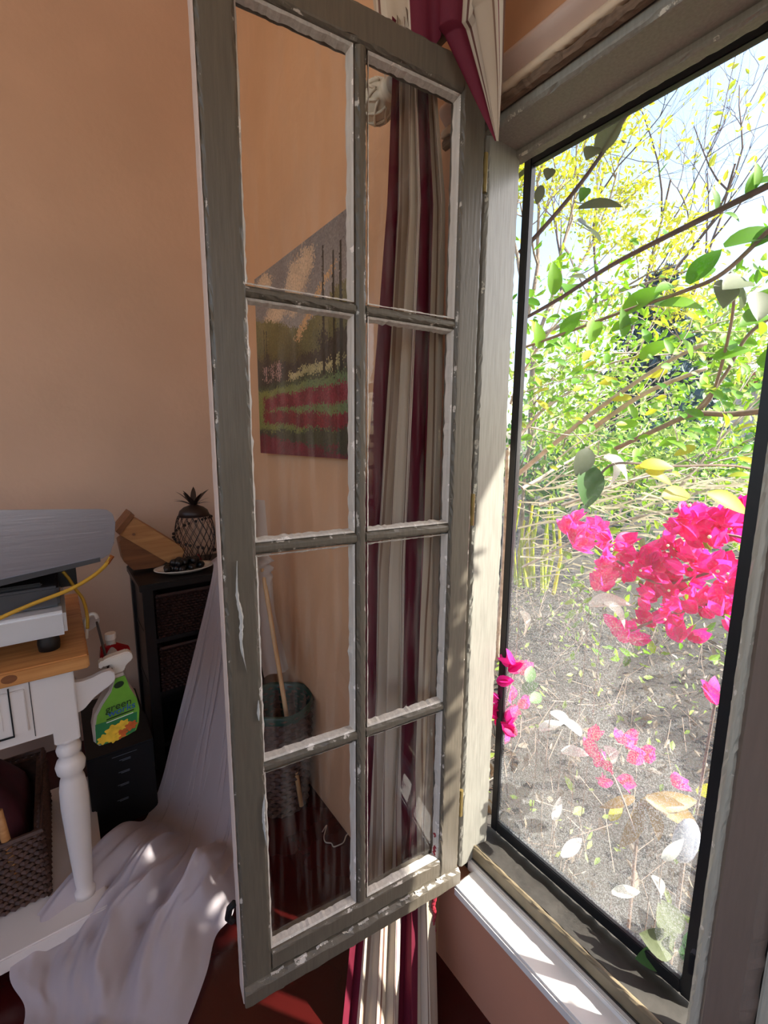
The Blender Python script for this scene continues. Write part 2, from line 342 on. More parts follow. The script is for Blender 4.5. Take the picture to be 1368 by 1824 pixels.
obj('outer_sill_body', *box(.05, .2, -.42, .75, .26, .332), 'outer_sill', wf)
# mullion between the two windows
V, F, E = [], [], []
sec = [(-.004, .160, .0), (-.004, .140, 0), (-.004, .120, .6), (.012, .105, 1), (.11, .10, 0), (.115, .19, .5), (.03, .186, 1), (.012, .176, 1)]
nm = 120
for i in range(nm+1):
    z = .315+(2.06-.315)*i/nm
    for x, y, e in sec: V.append((x, y-(abs(rng.normal())*.0012 if e else 0), z)); E.append(e)
m8 = 8; F = [(i*m8+k, i*m8+(k+1) % m8, (i+1)*m8+(k+1) % m8, (i+1)*m8+k) for i in range(nm) for k in range(m8)]+[tuple(range(m8))[::-1], tuple(range(nm*m8, (nm+1)*m8))]
obj('mullion', V, F, 'post', wf, attrs={'edge': E})
fbar('lit_edge', 'lit_edge', wf, (0, 0, .318), (0, 0, 2.02), X_, Y_, (-.002, .024), (.163, .181), ch=.004)  # strip added on the mullion, window light on the bevel put into its colour
obj('keeper_plate', *box(.016, .030, .176, .192, .56, .60), 'black', wf, bevel=.002)
obj('frame_screw', *lathe([(.001, -.002), (.006, -.002), (.006, .001), (.003, .003), (.0005, .003)], (.0, .672, 2.03), 12), 'rope', wf)
# plaster and timber edge over the window
V, F = [], []
nn = 90
for i in range(nn+1):
    y = .08+.72*i/nn
    for x, z in ((-.001, 2.040), (-.010-.003*rng.random(), 2.040+.004*rng.random()), (-.012-.003*rng.random(), 2.052+.006*rng.random()), (-.001, 2.064)): V.append((x, y, z))
struct('trim_1', V, gridF(nn+1, 4), 'rough_wood')
V = []
for i in range(nn+1):
    y = .08+.72*i/nn
    for k, (x, z) in enumerate(((-.001, 2.062), (-.013, 2.062), (-.015, 2.070), (-.009, 2.080), (-.001, 2.083))): V.append((x-(.002*rng.random() if k in (1, 2) else 0), y, z-(.004*rng.random() if k == 1 else 0)))
struct('trim_2', V, gridF(nn+1, 5), 'cream', smooth=True)
V = []
for i in range(3):
    y = .08+.36*i
    for k in range(9): V.append((-.001-.022*sin(pi*k/8), y, 2.084+.050*k/8))
struct('trim_3', V, gridF(3, 9), 'band', smooth=True)

# second window, only its hinge edge is in the picture
w2 = thing('window_2', (.03, -.15, .3), None, None); w2['kind'] = 'structure'
def frame_rect(name, m, par, y0, y1, z0, z1, x0, x1, w):
    for n_, bx in (('stile', (y0, y0+w, z0, z1)), ('stile', (y1-w, y1, z0, z1)), ('rail', (y0+w, y1-w, z0, z0+w)), ('rail', (y0+w, y1-w, z1-w, z1))):
        obj(n_, *box(x0, x1, bx[0], bx[1], bx[2], bx[3]), m, par, bevel=.003)
frame_rect('sash', 'lit_edge', w2, -.42, .102, .316, 2.05, .004, .045, .055)  # lighter colour stands for sun on the hinge-side stile
for k in range(1, 4): obj('muntin', *box(.035, .065, -.365, .047, .316+.433*k-.012, .316+.433*k+.012), 'post', w2)
for k in range(4): obj('pane', *box(.048, .051, -.365, .047, .371+.42*k, .371+.42*k+.40), 'glass', w2)
hp = obj('hinge', *join(box(-.012, .004, .098, .118, .50, .56)), 'brass', w2, bevel=.003)
obj('hinge_pin', *lathe([(.006, -.04), (.006, .04)], (-.008, .108, .53), 10), 'brass', hp)

# ------------------------------------------------------------------ insect screen
sc_ = thing('insect_screen', (.155, .46, .355), 'black-framed insect screen fitted outside the open window', 'screen')
obj('side_bar', *box(.145, .163, .684, .704, .356, 2.05), 'black', sc_, bevel=.002)
obj('side_bar', *box(.145, .163, .205, .232, .356, 2.05), 'black', sc_, bevel=.002)
obj('top_bar', *box(.145, .163, .232, .684, 2.012, 2.05), 'black', sc_, bevel=.002)
obj('bottom_bar', *box(.145, .163, .232, .684, .356, .386), 'black', sc_, bevel=.002)
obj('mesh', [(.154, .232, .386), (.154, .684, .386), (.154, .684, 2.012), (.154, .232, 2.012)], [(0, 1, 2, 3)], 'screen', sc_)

# ------------------------------------------------------------------ the open casement sash
A7 = radians(7.3); SU = np.array([-cos(A7), sin(A7), 0]); SN = np.array([sin(A7), cos(A7), 0]); SB = np.array([-.02, .667, .320])
def sp(u, d, z): return SB+SU*u+SN*d+Z_*z
sash = thing('casement_sash', sp(.26, .02, 0), 'open eight-pane casement sash with flaking grey paint', 'window sash')
TH = .042; SW = .523
def sbar(name, m, u0, u1, z0, z1, d=(0, TH), vertical=True, **kw):
    if vertical: return fbar(name, m, sash, sp(0, 0, z0), sp(0, 0, z1), SU, SN, (u0, u1), d, **kw)
    return fbar(name, m, sash, sp(u0, 0, 0), sp(u1, 0, 0), Z_, SN, (z0, z1), d, **kw)
st_free = sbar('stile', 'sash', .467, SW, 0, 1.794)
st_h = sbar('stile', 'sash', 0, .057, 0, 1.794)
sbar('side_lit_face', 'edge', .5226, .5250, .004, 1.790, d=(.003, TH-.001), ch=.0008, jit=.0004)  # added strip, light from the left put into its pinkish colour
sbar('top_rail', 'sash', .057, .467, 1.737, 1.794, vertical=False)
sbar('bottom_rail', 'sash', .057, .467, .047, .092, vertical=False)
sbar('drip_bar', 'sash', .0, SW, 0, .046, d=(-.010, TH), vertical=False, ch=.006, jit=.002)
ROWS = [(.092, .485), (.508, .902), (.925, 1.320), (1.340, 1.737)]
COLS = [(.057, .2515), (.2785, .467)]
sbar('muntin', 'sash', .2545, .2755, .092, 1.737, d=(.003, .036), ch=.004)
for z0, z1 in ((.485, .508), (.902, .925), (1.320, 1.340)):
    for u0, u1 in COLS: sbar('muntin', 'sash', u0-.003, u1+.003, z0+.001, z1-.001, d=(.005, .034), vertical=False, ch=.004)
for (z0, z1) in ROWS:
    for (u0, u1) in COLS:
        pn = obj('pane', [sp(u0, .024, z0), sp(u1, .024, z0), sp(u1, .024, z1), sp(u0, .024, z1)], [(0, 1, 2, 3)], 'glass', sash)
        # putty fillet round the pane, worn and uneven
        w, V, F, E = .0065, [], [], []
        loop = []
        for (a, b), n in (((u0, z0), 0), ((u1, z0), 1), ((u1, z1), 2), ((u0, z1), 3)): loop.append((a, b))
        cnt = 0
        for k in range(4):
            (a0, b0), (a1, b1) = loop[k], loop[(k+1) % 4]; n = 30
            nx, nz = [(0, 1), (-1, 0), (0, -1), (1, 0)][k]
            base = len(V)
            for i in range(n+1):
                t = i/n; a = a0+(a1-a0)*t; b = b0+(b1-b0)*t; j = w*(1+.28*rng.normal()*.5)
                inn = min(1, t*n/1., (1-t)*n/1.) if False else 1
                V += [sp(a, .008, b), sp(a+nx*j*.5, .011, b+nz*j*.5), sp(a+nx*j, .0235, b+nz*j)]; E += [1, .6, 0]
            F += [(base+i*3+c, base+(i+1)*3+c, base+(i+1)*3+c+1, base+i*3+c+1) for i in range(n) for c in (0, 1)]
        obj('putty', V, F, 'sash_w', pn, attrs={'edge': E})
# curled paint flakes on the free stile and bottom rail
def flake(par, pts, w, seed, m='sash_w'):
    r = np.random.default_rng(seed); V, E = [], []; P = catmull(pts, 8)
    for i, (u, z) in enumerate(P):
        k = sin(pi*i/(len(P)-1))*w*(.6+.5*r.random())
        V += [sp(u-k*.5, -.0008, z), sp(u-k*.1, -.0045-.002*r.random(), z+.001*r.normal()), sp(u+k*.5, -.0006, z)]; E += [.3, 1, .2]
    return obj('paint_flake', V, gridF(len(P), 3), m, par, attrs={'edge': E})
flake(st_free, [(.500, .900), (.502, .84), (.497, .80), (.499, .75), (.492, .70)], .008, 1)
flake(st_free, [(.470, .45), (.473, .40), (.470, .34)], .007, 2)
flake(st_free, [(.474, .64), (.475, .60)], .006, 3)
for k in range(9):
    u = .05+.05*k+.01*rng.normal(); flake(st_h, [(u, .049), (u+.012, .0475+.002*rng.normal()), (u+.026, .048)], .006, 20+k)
obj('latch', *tube([sp(.528, .036, .205), sp(.536, .040, .195), sp(.540, .044, .17), sp(.532, .046, .155)], .0065, 8), 'rubber', sash)
for z in (.22, .95, 1.62):
    obj('hinge', *join(tube([sp(-.006, .006, z-.035), sp(-.006, .006, z+.035)], .005, 8)), 'brass', sash)

# ------------------------------------------------------------------ curtain, rod
STR = [(.00, 'B9A893'), (.05, 'C9BBA6'), (.09, '7A5F4E'), (.10, 'C9BBA6'), (.17, '8A6F5C'), (.18, 'BFAF99'), (.21, '6A1A2E'), (.40, '5E1628'), (.41, 'D8CBB8'), (.44, '7B2A3A'), (.45, 'D8CBB8'), (.47, '6E4A40'), (.48, 'C4B49E'), (.58, 'CDBFA9'),
       (.60, '7D5C4E'), (.61, 'D5C8B4'), (.63, '7B2A3A'), (.637, 'D5C8B4'), (.66, '8B7060'), (.67, 'C2B19B'), (.78, '9A7F6C'), (.80, 'D2C4AF'), (.83, '6E4A40'), (.84, 'C9BBA6'), (.87, '6A1A2E')]
def stripe(t):
    c = STR[0][1]
    for s, k in STR:
        if t >= s: c = k
    return lin(c)
cur = thing('curtain', (-.12, .85, .02), 'long maroon and beige striped curtain hanging behind the open sash', 'curtain')
NCc, NR = 300, 110
rowsC = [(2.20, (-.150, .785), (-.125, .738)), (2.10, (-.140, .800), (-.09, .735)), (1.9, (-.125, .832), (-.055, .735)), (1.5, (-.115, .890), (-.045, .735)), (1.1, (-.11, .945), (-.040, .735)), (.75, (-.11, .955), (-.040, .735)), (.45, (-.135, .935), (-.045, .735)), (.22, (-.215, .84), (-.075, .69)), (.0, (-.315, .745), (-.14, .60))]
zs = [r[0] for r in rowsC][::-1]
V = []; nA, nB, nC = noise1(3), noise1(4), noise1(5)
for i in range(NR):
    z = 2.20-2.198*i/(NR-1)
    L = np.array([np.interp(z, zs, [r[1][k] for r in rowsC][::-1]) for k in (0, 1)]); R = np.array([np.interp(z, zs, [r[2][k] for r in rowsC][::-1]) for k in (0, 1)])
    ax = L-R; ln = np.linalg.norm(ax); ax /= ln; pr = np.array([-ax[1], ax[0]])
    for j in range(NCc):
        t = j/(NCc-1); ph = 2*pi*5.2*t+.5*nA(z*1.3)+.4*nB(t*3+z)
        am = .020*(.75+.35*nC(t*5+z*.7)); c = R+ax*(ln*(t+.012*sin(2*ph)))+pr*(am*sin(ph)+.012*sin(2*pi*2*t+z*.9))
        x = min(c[0], -.012); V.append((x, c[1], z))
fc = np.array([stripe((j+.5)/(NCc-1)) for i in range(NR-1) for j in range(NCc-1)])
obj('cloth', V, gridF(NR, NCc), 'curtain', cur, smooth=True, facecol=fc)
# the gathered heading that spreads over the top of the sash
rowsH = [(2.34, (-.165, .87), (-.14, .46)), (2.22, (-.165, .845), (-.135, .515)), (2.12, (-.165, .815), (-.115, .560)), (2.03, (-.15, .87), (-.075, .588)), (1.95, (-.13, .62), (-.055, .605))]
zs = [r[0] for r in rowsH][::-1]; nr, nc, nT = 130, 160, 68; V, F, fcl = [], [], []
def head_col(t):
    if t < .30: return stripe(.60+.26*t/.30)
    if t < .64: return stripe(.22+.16*(t-.30)/.34)
    return stripe(.41+.30*(t-.64)/.36)
for i in range(nr):
    z = 2.34-.39*i/(nr-1)
    L = np.array([np.interp(z, zs, [r[1][k] for r in rowsH][::-1]) for k in (0, 1)]); R = np.array([np.interp(z, zs, [r[2][k] for r in rowsH][::-1]) for k in (0, 1)])
    if z < 2.12: L = np.array([R[0]-.012, R[1]+max(.004, .26*(z-1.945)/.175)])
    ln = np.linalg.norm(L-R)
    for j in range(nc):
        t = j/(nc-1); c = R+(L-R)*t; am = .012*min(1, ln/.25); V.append((c[0]+am*sin(2*pi*4*t+1+z*3), c[1]+.3*am*sin(2*pi*8*t), z))
for i in range(nr-1):
    z = 2.34-.39*(i+1)/(nr-1)
    for j in range(nc-1):
        if z >= 2.12 or j < nT: F.append((i*nc+j, i*nc+j+1, (i+1)*nc+j+1, (i+1)*nc+j)); fcl.append(head_col((j+.5)/nc))
used = sorted({q for f in F for q in f}); rm = {q: n for n, q in enumerate(used)}
obj('heading', [V[q] for q in used], [tuple(rm[q] for q in f) for f in F], 'curtain', cur, smooth=True, facecol=np.array(fcl))
V, F = join(*[tube([(-.075+.004*sin(k), .690, .07+.0085*k), (-.075+.004*cos(k), .694, .078+.0085*k)], .0048, 6) for k in range(48)])
obj('braid_trim', V, F, 'red_cord', cur)
rod = thing('curtain_rod', (-.105, .9, 2.2), 'grey curtain rod with a carved cream finial at its end', 'curtain rod')
obj('rod', *tube([(-.105, -.6, 2.152), (-.105, .850, 2.152)], .011, 12), 'rod', rod, smooth=True)
def lathe_y(prof, c, n=20):
    V, F = lathe([(r, y) for r, y in prof], (0, 0, 0), n); return [(c[0]+v[0], c[1]+v[2], c[2]+v[1]) for v in V], [f[::-1] for f in F]
obj('collar', *lathe_y([(.012, .835), (.018, .840), (.018, .853), (.013, .858)], (-.105, 0, 2.152)), 'rod', rod, smooth=True)
prof = [(r, y-.035) for r, y in ((.012, .890), (.021, .895), (.023, .903), (.016, .908), (.026, .916), (.034, .930), (.037, .945), (.034, .962), (.024, .978), (.011, .988), (.006, .992), (.001, .996))]
fin = obj('finial', *lathe_y(prof, (-.105, 0, 2.152), 24), 'rope', rod, smooth=True)
rp = []
for s in range(8):
    for sg in (1, -1):
        pts = []
        for k in range(9):
            t = k/8; y = .879+.066*t; r = np.interp(y, [p[1] for p in prof], [p[0] for p in prof])+.002; a = s*pi/4+sg*t*1.3
            pts.append((-.105+r*cos(a), y, 2.152+r*sin(a)))
        rp.append(tube(pts, .0032, 5))
obj('carved_rope', *join(*rp), 'rope', fin, smooth=True)
obj('bracket', *join(box(-.11, -.001, .30, .315, 2.135, 2.145), box(-.012, -.001, .29, .325, 2.11, 2.19)), 'rod', rod)

# ------------------------------------------------------------------ painting on the window wall
pt = thing('painting', (-.02, 1.505, 1.36), 'unframed landscape canvas with red flower bands and green hills', 'painting')
py0, py1, pz0, pz1 = 1.862, 1.150, 1.362, 2.052
obj('stretcher', *box(-.030, -.001, py1, py0, pz0, pz1), 'canvas_edge', pt)
NU, NV = 150, 150
gx = [noise1(s) for s in range(40, 52)]
def n2(u, v, s=0): return .5*(gx[s](u*9+1.7*v)+gx[s+1](v*8-2.1*u))+.35*(gx[s+2](u*31+v*13)+gx[s+3](v*29-u*17))
def mixc(a, b, t): t = min(1, max(0, t)); return tuple(x+(y-x)*t for x, y in zip(a, b))
def paint(u, v):
    u0, v0 = u, v; s = rng.normal()*.11; u = u+.016*rng.normal(); v = v+.007*rng.normal()   # ragged dabs of the brush
    q = n2(u, v); r = n2(u*2.1, v*2.1, 4)
    c = mixc(lin('7E7672'), lin('9B8F84'), (1-v)*1.6+.4*q)
    for (cu, cv, w, h) in ((.12, .93, .16, .07), (.52, .83, .13, .16), (.62, .90, .10, .08), (.28, .75, .16, .06)):
        d = ((u-cu-.25*(v-cv))/w)**2+((v-cv)/h)**2
        if d+.5*r+.3*q < .8: c = mixc(lin('D3B391'), lin('B39A82'), d)
    vy = .60+.28*abs(u-.58)**.8
    if v < vy+.12 and u > .5 and abs((v-.60)-(u-.56)*.75) < .022+.012*q: c = lin('C69A6C')
    elif v < vy+.02*q: c = mixc(lin('5E5A38'), lin('7A6E42'), (v-.5)*4+.5*r)
    h1 = .70-.9*abs(u-.30)**1.3+.02*q
    if v < h1 and u < .6: c = mixc(lin('4A4326'), lin('6E6236'), (v-.45)*4+.5*q)
    if v < .55+.05*r and (u < .2 or u > .75 or v < .50+.04*q): c = mixc(lin('2A2520'), lin('4A4030'), .4+.6*q)
    if .41 < v < .50 and (abs(u-.12) < .03 or abs(u-.22) < .025 or abs(u-.30) < .02) and r > -.2: c = lin('A58078')
    if .385 < v < .44+.03*q and .42 < u < .95 and r > -.5: c = mixc(lin('B8A878'), lin('6A6A40'), .3+.6*q)
    if v < .395+.008*q: c = mixc(lin('2E3226'), lin('49502E'), .5+.6*r)
    if v < .365+.012*q: c = mixc(lin('7A7A3A'), lin('5E7048'), u+.4*q)
    if .25 < v-.012*q < .325 and u > .08+.05*r: c = mixc(lin('6A1826'), lin('8E2E3C'), .4+.8*r)
    if .155 < v-.015*q+.05*(u-.5) < .225 and u > .06+.05*r: c = mixc(lin('861F2C'), lin('5E1C24'), .5+.7*r)
    if v < .135+.02*q: c = mixc(lin('33352A'), lin('44462E'), .5+.6*r)
    if v < .115-.10*u+.02*r or (v < .06 and r > .1): c = mixc(lin('7A1C30'), lin('521824'), .5+.7*q)
    for (cu, top, w) in ((.11, .70, .006), (.145, .69, .006), (.79, .93, .010), (.88, .88, .010), (.94, .90, .012)):
        if abs(u0-cu+.004*q) < w*(1.15-.5*(v0-.38)/(top-.38)) and .38 < v0 < top: c = lin('28241A')
    return tuple(max(.004, k*(1+s)) for k in c)
V = [(-.0312, py0+(py1-py0)*j/NU, pz0+(pz1-pz0)*i/NV) for i in range(NV+1) for j in range(NU+1)]
fc = np.array([paint((j+.5)/NU, (i+.5)/NV) for i in range(NV) for j in range(NU)])
obj('painted_face', V, gridF(NV+1, NU+1), 'canvas', pt, facecol=fc)

# ================================================================== left corner: table and what is on it
TZ = .85; TX1, TY0, TY1 = -.716, 1.371, 1.97
tb = thing('kitchen_table', (-1.2, 1.67, 0), 'white kitchen table with turned legs and butcher-block top', 'table')
obj('top', *box(-1.75, TX1, TY0, TY1, .811, TZ), 'butcher', tb, bevel=.004)
obj('knot', [(-.882+.016*cos(a), TY0-.0006, .832+.011*sin(a)) for a in np.linspace(0, 2*pi, 18, endpoint=False)], [tuple(range(18))], 'pine_dark', tb)
obj('apron', *box(-1.65, -.811, 1.396, 1.416, .641, .811), 'white_wood', tb)
obj('side_apron', *box(-.775, -.757, 1.44, 1.91, .641, .811), 'white_wood', tb)
dr = obj('drawer_front', *box(-1.20, -.858, 1.388, 1.398, .672, .788), 'white_wood', tb, bevel=.002)
obj('inset_panel', *box(-1.14, -.905, 1.3865, 1.392, .690, .770), 'white_wood', dr, bevel=.002)
obj('drawer_gap', *box(-.890, -.887, 1.3855, 1.39, .668, .800), 'rubber', dr)
obj('drawer_gap', *box(-1.20, -.890, 1.3855, 1.39, .668, .671), 'rubber', dr)
obj('seam', *box(-.848, -.8465, 1.3945, 1.3965, .650, .811), 'rubber', tb)
LP = [(.030, .61), (.027, .600), (.022, .594), (.026, .585), (.030, .575), (.028, .562), (.021, .553), (.031, .540), (.036, .525), (.033, .506), (.024, .494), (.029, .480), (.033, .450), (.034, .40), (.031, .32), (.026, .22), (.022, .15), (.020, .125), (.026, .118), (.026, .10)]
for (lx, ly) in ((-.782, 1.42), (-1.69, 1.42), (-.782, 1.93), (-1.69, 1.93)):
    lg = obj('leg', *lathe([(r, z) for r, z in LP], (lx, ly, 0), 28), 'white_wood', tb, smooth=True)
    obj('leg_block', *box(lx-.029, lx+.029, ly-.029, ly+.029, .606, .811), 'white_wood', lg, bevel=.003)
    obj('foot', *lathe([(.022, .0), (.026, .02), (.028, .055)], (lx, ly, 0), 20), 'white_wood', lg, smooth=True)
obj('lower_shelf', *box(-1.75, -.73, 1.34, 1.97, .055, .10), 'white_wood', tb, bevel=.004)
BR = [(0, .205-.03), (.0, .085), (.018, .092), (.045, .118), (.070, .132), (.085, .140), (.098, .150), (.102, .162), (.100, .176), (.092, .184), (.070, .184), (.045, .176), (.02, .173)]
BR = [(a, b) for a, b in BR]
for y in (1.405, 1.90):
    obj('towel_bracket', *prism([(-.755+a*.95, .588+b) for a, b in BR[1:]]+[(-.755, .588+.176)], y, y+.022, XZ), 'white_wood', tb, bevel=.002)
obj('towel_bar', *tube([(-.668, 1.41, .745), (-.668, 1.915, .745)], .004, 10), 'steel_dark', tb, smooth=True)
hk = obj('hook', *tube(catmull([(-.712, 1.62, .80), (-.705, 1.62, .86), (-.695, 1.62, .875), (-.683, 1.62, .872), (-.678, 1.62, .858)], 5), .006, 8), 'spray_white', tb, smooth=True)

# steel appliance
ap = thing('steel_countertop_grill', (-.95, 1.62, TZ), 'brushed steel countertop appliance with raised lid on the table', 'appliance')
poly = [(-1.25, 1.272), (-.66, 1.228), (-.637, 1.224), (-.625, 1.210), (-.621, 1.185), (-.628, 1.13), (-.640, 1.098), (-.66, 1.086), (-.882, 1.060), (-1.25, 1.035)]
V, F = prism(poly, 1.45, 1.80, XZ); V = [(x, y, z-(.20*(z-1.03)/.2 if y > 1.6 and z > 1.15 else 0)) for x, y, z in V]
lid = obj('lid', V, F, 'steel', ap, bevel=.006)
obj('lid_rim', *prism([(-1.24, 1.042), (-.885, 1.066), (-.665, 1.092), (-.665, 1.080), (-.885, 1.050), (-1.24, 1.026)], 1.445, 1.455, XZ), 'steel_dark', lid)
obj('base', *box(-1.25, -.765, 1.44, 1.85, .975, 1.030), 'steel_dark', ap, bevel=.006)
obj('hotplate', *box(-1.22, -.80, 1.46, 1.82, 1.03, 1.040), 'rubber', ap, bevel=.003)
obj('drip_tray', *box(-1.25, -.755, 1.40, 1.84, .905, .972), 'steel_white', ap, bevel=.008)
for (fx, fy) in ((-.80, 1.47), (-1.2, 1.47), (-.80, 1.78), (-1.2, 1.78)): obj('foot', *lathe([(.024, 0), (.026, .02), (.022, .05), (.018, .06)], (fx, fy, TZ), 18), 'rubber', ap, smooth=True)
obj('hinge_knob', *lathe([(.014, 0), (.02, .004), (.02, .03), (.014, .036)], (-.725, 1.62, 1.045), 14), 'rubber', ap)
obj('hinge_arm', *box(-.765, -.72, 1.60, 1.64, .98, 1.05), 'rubber', ap, bevel=.003)
pts = [at(px, py, 'y', yy) for px, py, yy in ((197, 993, 1.435), (185, 1010, 1.425), (160, 1030, 1.41), (120, 1052, 1.395), (60, 1075, 1.385), (0, 1101, 1.375), (-60, 1130, 1.37))]
cdv = obj('power_cord', *tube(catmull(pts, 6), .0052, 8), 'yellow', ap, smooth=True)
obj('cord_tip', *tube([at(200, 990, 'y', 1.437), at(190, 1004, 'y', 1.430)], .0062, 8), 'copper', cdv)
pts = [at(px, py, 'y', 1.60) for px, py in ((112, 1018), (122, 1030), (135, 1050), (148, 1068), (155, 1095))]+[at(156, 1120, 'y', 1.58)]
obj('power_cord', *tube(catmull(pts, 6), .0045, 8), 'yellow', ap, smooth=True)

# spray bottle with printed front
def text_mesh(txt, size, org, m, parent, name, ux, uz, shear=0.):
    c = bpy.data.curves.new('t', 'FONT'); c.body = txt; c.size = size; c.extrude = .0004; c.shear = shear; c.align_x = 'CENTER'
    o = bpy.data.objects.new('t', c); COL.objects.link(o); dg = bpy.context.evaluated_depsgraph_get(); me = o.evaluated_get(dg).to_mesh()
    nrm = np.cross(ux, uz); V = [np.array(org)+np.array(ux)*v.co.x+np.array(uz)*v.co.y+nrm*v.co.z for v in me.vertices]; F = [tuple(p.vertices) for p in me.polygons]
    bpy.data.objects.remove(o); bpy.data.curves.remove(c)
    return obj(name, V, F, m, parent)
BT = np.array([-.664, 1.435, .528]); ti = radians(-5.5); BX = np.array([cos(ti), 0, -sin(ti)])*1.0; BX = np.array([cos(radians(6)), 0, sin(radians(6))]); BZ = np.array([-sin(radians(-4)), 0, cos(radians(-4))])
def bp_(a, d, b): return BT+BX*a+BZ*b+Y_*d
sb = thing('spray_bottle', bp_(0, .03, 0), 'green cleaner spray bottle with white trigger head hanging off table rail', 'spray bottle')
OUT = [(-.048, .004), (-.020, 0), (.020, 0), (.048, .006), (.056, .03), (.058, .075), (.050, .115), (.038, .140), (.030, .158), (.022, .188), (.016, .205), (-.010, .205), (-.014, .190), (-.022, .165), (-.044, .135), (-.060, .105), (-.066, .065), (-.062, .025)]
def bot_body(sc, d0, d1, m, nm, par, cut=0):
    cx, cz = -.003, .09; V = []; n = len(OUT)
    for k, (dd, s) in enumerate(((d0, sc*.90), (d0+.008, sc), (d1-.008, sc), (d1, sc*.90))): V += [bp_(cx+(a-cx)*s, dd, cz+(b-cz)*s) for a, b in OUT]
    F = [tuple(range(n)), tuple(range(3*n, 4*n))[::-1]]+[(i*n+k, (i+1)*n+k, (i+1)*n+(k+1) % n, i*n+(k+1) % n) for i in range(3) for k in range(n)]
    return obj(nm, V, F, m, par)
body = bot_body(1., .012, .068, 'clear', 'body', sb)
SHR = [(.003+(a-.003)*.93, .095+(b-.095)*.94) for a, b in OUT]
V, F = prism(SHR, .0, .0, lambda a, b, d: bp_(a, d, b)); lab = obj('label', [bp_(a+.003, .0095, b) for a, b in SHR]+[bp_(a+.003, .013, b) for a, b in SHR], F, 'spray_green', sb)
obj('label_lower_band', [bp_(a, .0090, b) for a, b in ((-.056, .02), (-.04, .008), (.045, .010), (.050, .035), (.051, .070), (0, .074), (-.058, .080))], [tuple(range(7))], 'spray_dark', lab)
for (a, b, r, m) in ((-.012, .040, .022, 'spray_yellow'), (.012, .046, .018, 'spray_yellow'), (-.036, .026, .017, 'spray_yellow'), (.034, .034, .016, 'spray_orange'), (.008, .020, .016, 'spray_orange'), (-.01, .016, .015, 'spray_yellow')):
    pet = [(a+r*(1+.18*cos(7*q))*cos(q), b+.85*r*(1+.18*cos(7*q))*sin(q)) for q in np.linspace(0, 2*pi, 36, endpoint=False)]
    obj('printed_flower', [bp_(p, .0082-.0001*len(lab.children), q) for p, q in pet], [tuple(range(36))], m, lab)
obj('neck_badge', [bp_(.003+.013*cos(q), .0086, .177+.010*sin(q)) for q in np.linspace(0, 2*pi, 24, endpoint=False)], [tuple(range(24))], 'ink_dark', lab)
text_mesh('green', .030, bp_(.002, .0078, .104), 'ink_dark', lab, 'lettering', BX, BZ)
text_mesh('works', .029, bp_(.010, .0076, .088), 'ink_blue', lab, 'lettering', BX, BZ)
obj('printed_line', [bp_(a, .0078, b) for a, b in ((-.03, .080), (.042, .080), (.042, .084), (-.03, .084))], [(0, 1, 2, 3)], 'ink_dark', lab)
obj('printed_line', [bp_(a, .0078, b) for a, b in ((-.03, .072), (.040, .072), (.040, .0745), (-.03, .0745))], [(0, 1, 2, 3)], 'ink_white', lab)
HP = [(-.012, .204), (.018, .204), (.024, .222), (.040, .232), (.043, .240), (.036, .256), (.026, .263), (-.022, .262), (-.036, .258), (-.042, .250), (-.036, .238), (-.016, .238), (-.010, .226)]
hd = obj('trigger_head', *prism(HP, 0, 0, lambda a, b, d: bp_(a, d, b)), 'spray_white', sb)
V, F = prism(HP, .026, .054, lambda a, b, d: bp_(a, d, b)); hd.data = mesh('trigger_head', np.array(V)-ORG[sb], F, 'spray_white', bevel=.003)
obj('nozzle', *prism([(-.046, .237), (-.036, .236), (-.034, .259), (-.046, .257)], .024, .056, lambda a, b, d: bp_(a, d, b)), 'spray_white', hd, bevel=.003)
obj('trigger', *prism([(-.014, .236), (-.020, .222), (-.030, .212), (-.026, .208), (-.014, .218), (-.008, .236)], .034, .046, lambda a, b, d: bp_(a, d, b)), 'spray_white', hd)

s2 = thing('spray_bottle', (-.655, 1.66, .53), 'red-topped spray bottle half hidden behind the green one', 'spray bottle')
RP = [at(px, py, 'y', 1.64) for px, py in ((180, 1158), (200, 1148), (232, 1156), (233, 1165), (205, 1163), (190, 1168), (184, 1178), (178, 1176))]
RP = [(p[0], p[2]) for p in RP]
obj('trigger_head', *prism(RP, 1.645, 1.675, XZ), 'red', s2, bevel=.002)
obj('collar', *lathe([(.016, .0), (.016, .02)], (-.645, 1.66, .765), 14), 'spray_white', s2)
obj('body', *lathe([(.03, .0), (.034, .01), (.034, .13), (.026, .18), (.014, .215), (.014, .24)], (-.645, 1.66, .53), 20), 'clear', s2, smooth=True)

# ------------------------------------------------------------------ dark shelf unit in the corner
SZ = .835; SX0, SX1, SY0, SY1 = -.503, -.03, 1.98, 2.34
su = thing('shelf_unit', (-.28, 2.16, 0), 'dark wooden shelf unit with basket compartments in the corner', 'shelf')
obj('top', *box(SX0-.01, SX1+.01, SY0-.01, SY1, SZ-.028, SZ), 'ebony', su, bevel=.003)
for (x, y) in ((SX0, SY0), (SX1-.04, SY0), (SX0, SY1-.04), (SX1-.04, SY1-.04)): obj('post', *box(x, x+.04, y, y+.04, 0, SZ-.028), 'ebony', su, bevel=.002)
for z in (.09, .33, .57): obj('shelf', *box(SX0+.01, SX1-.01, SY0+.01, SY1-.01, z, z+.02), 'ebony', su)
for z in (.36, .60, .12):
    pass
obj('side_panel', *box(SX0+.012, SX0+.022, SY0+.04, SY1-.04, .09, SZ-.03), 'ebony', su)
obj('side_panel', *box(SX1-.022, SX1-.012, SY0+.04, SY1-.04, .09, SZ-.03), 'ebony', su)
obj('back_panel', *box(SX0+.03, SX1-.03, SY1-.02, SY1-.01, .09, SZ-.03), 'ebony', su)
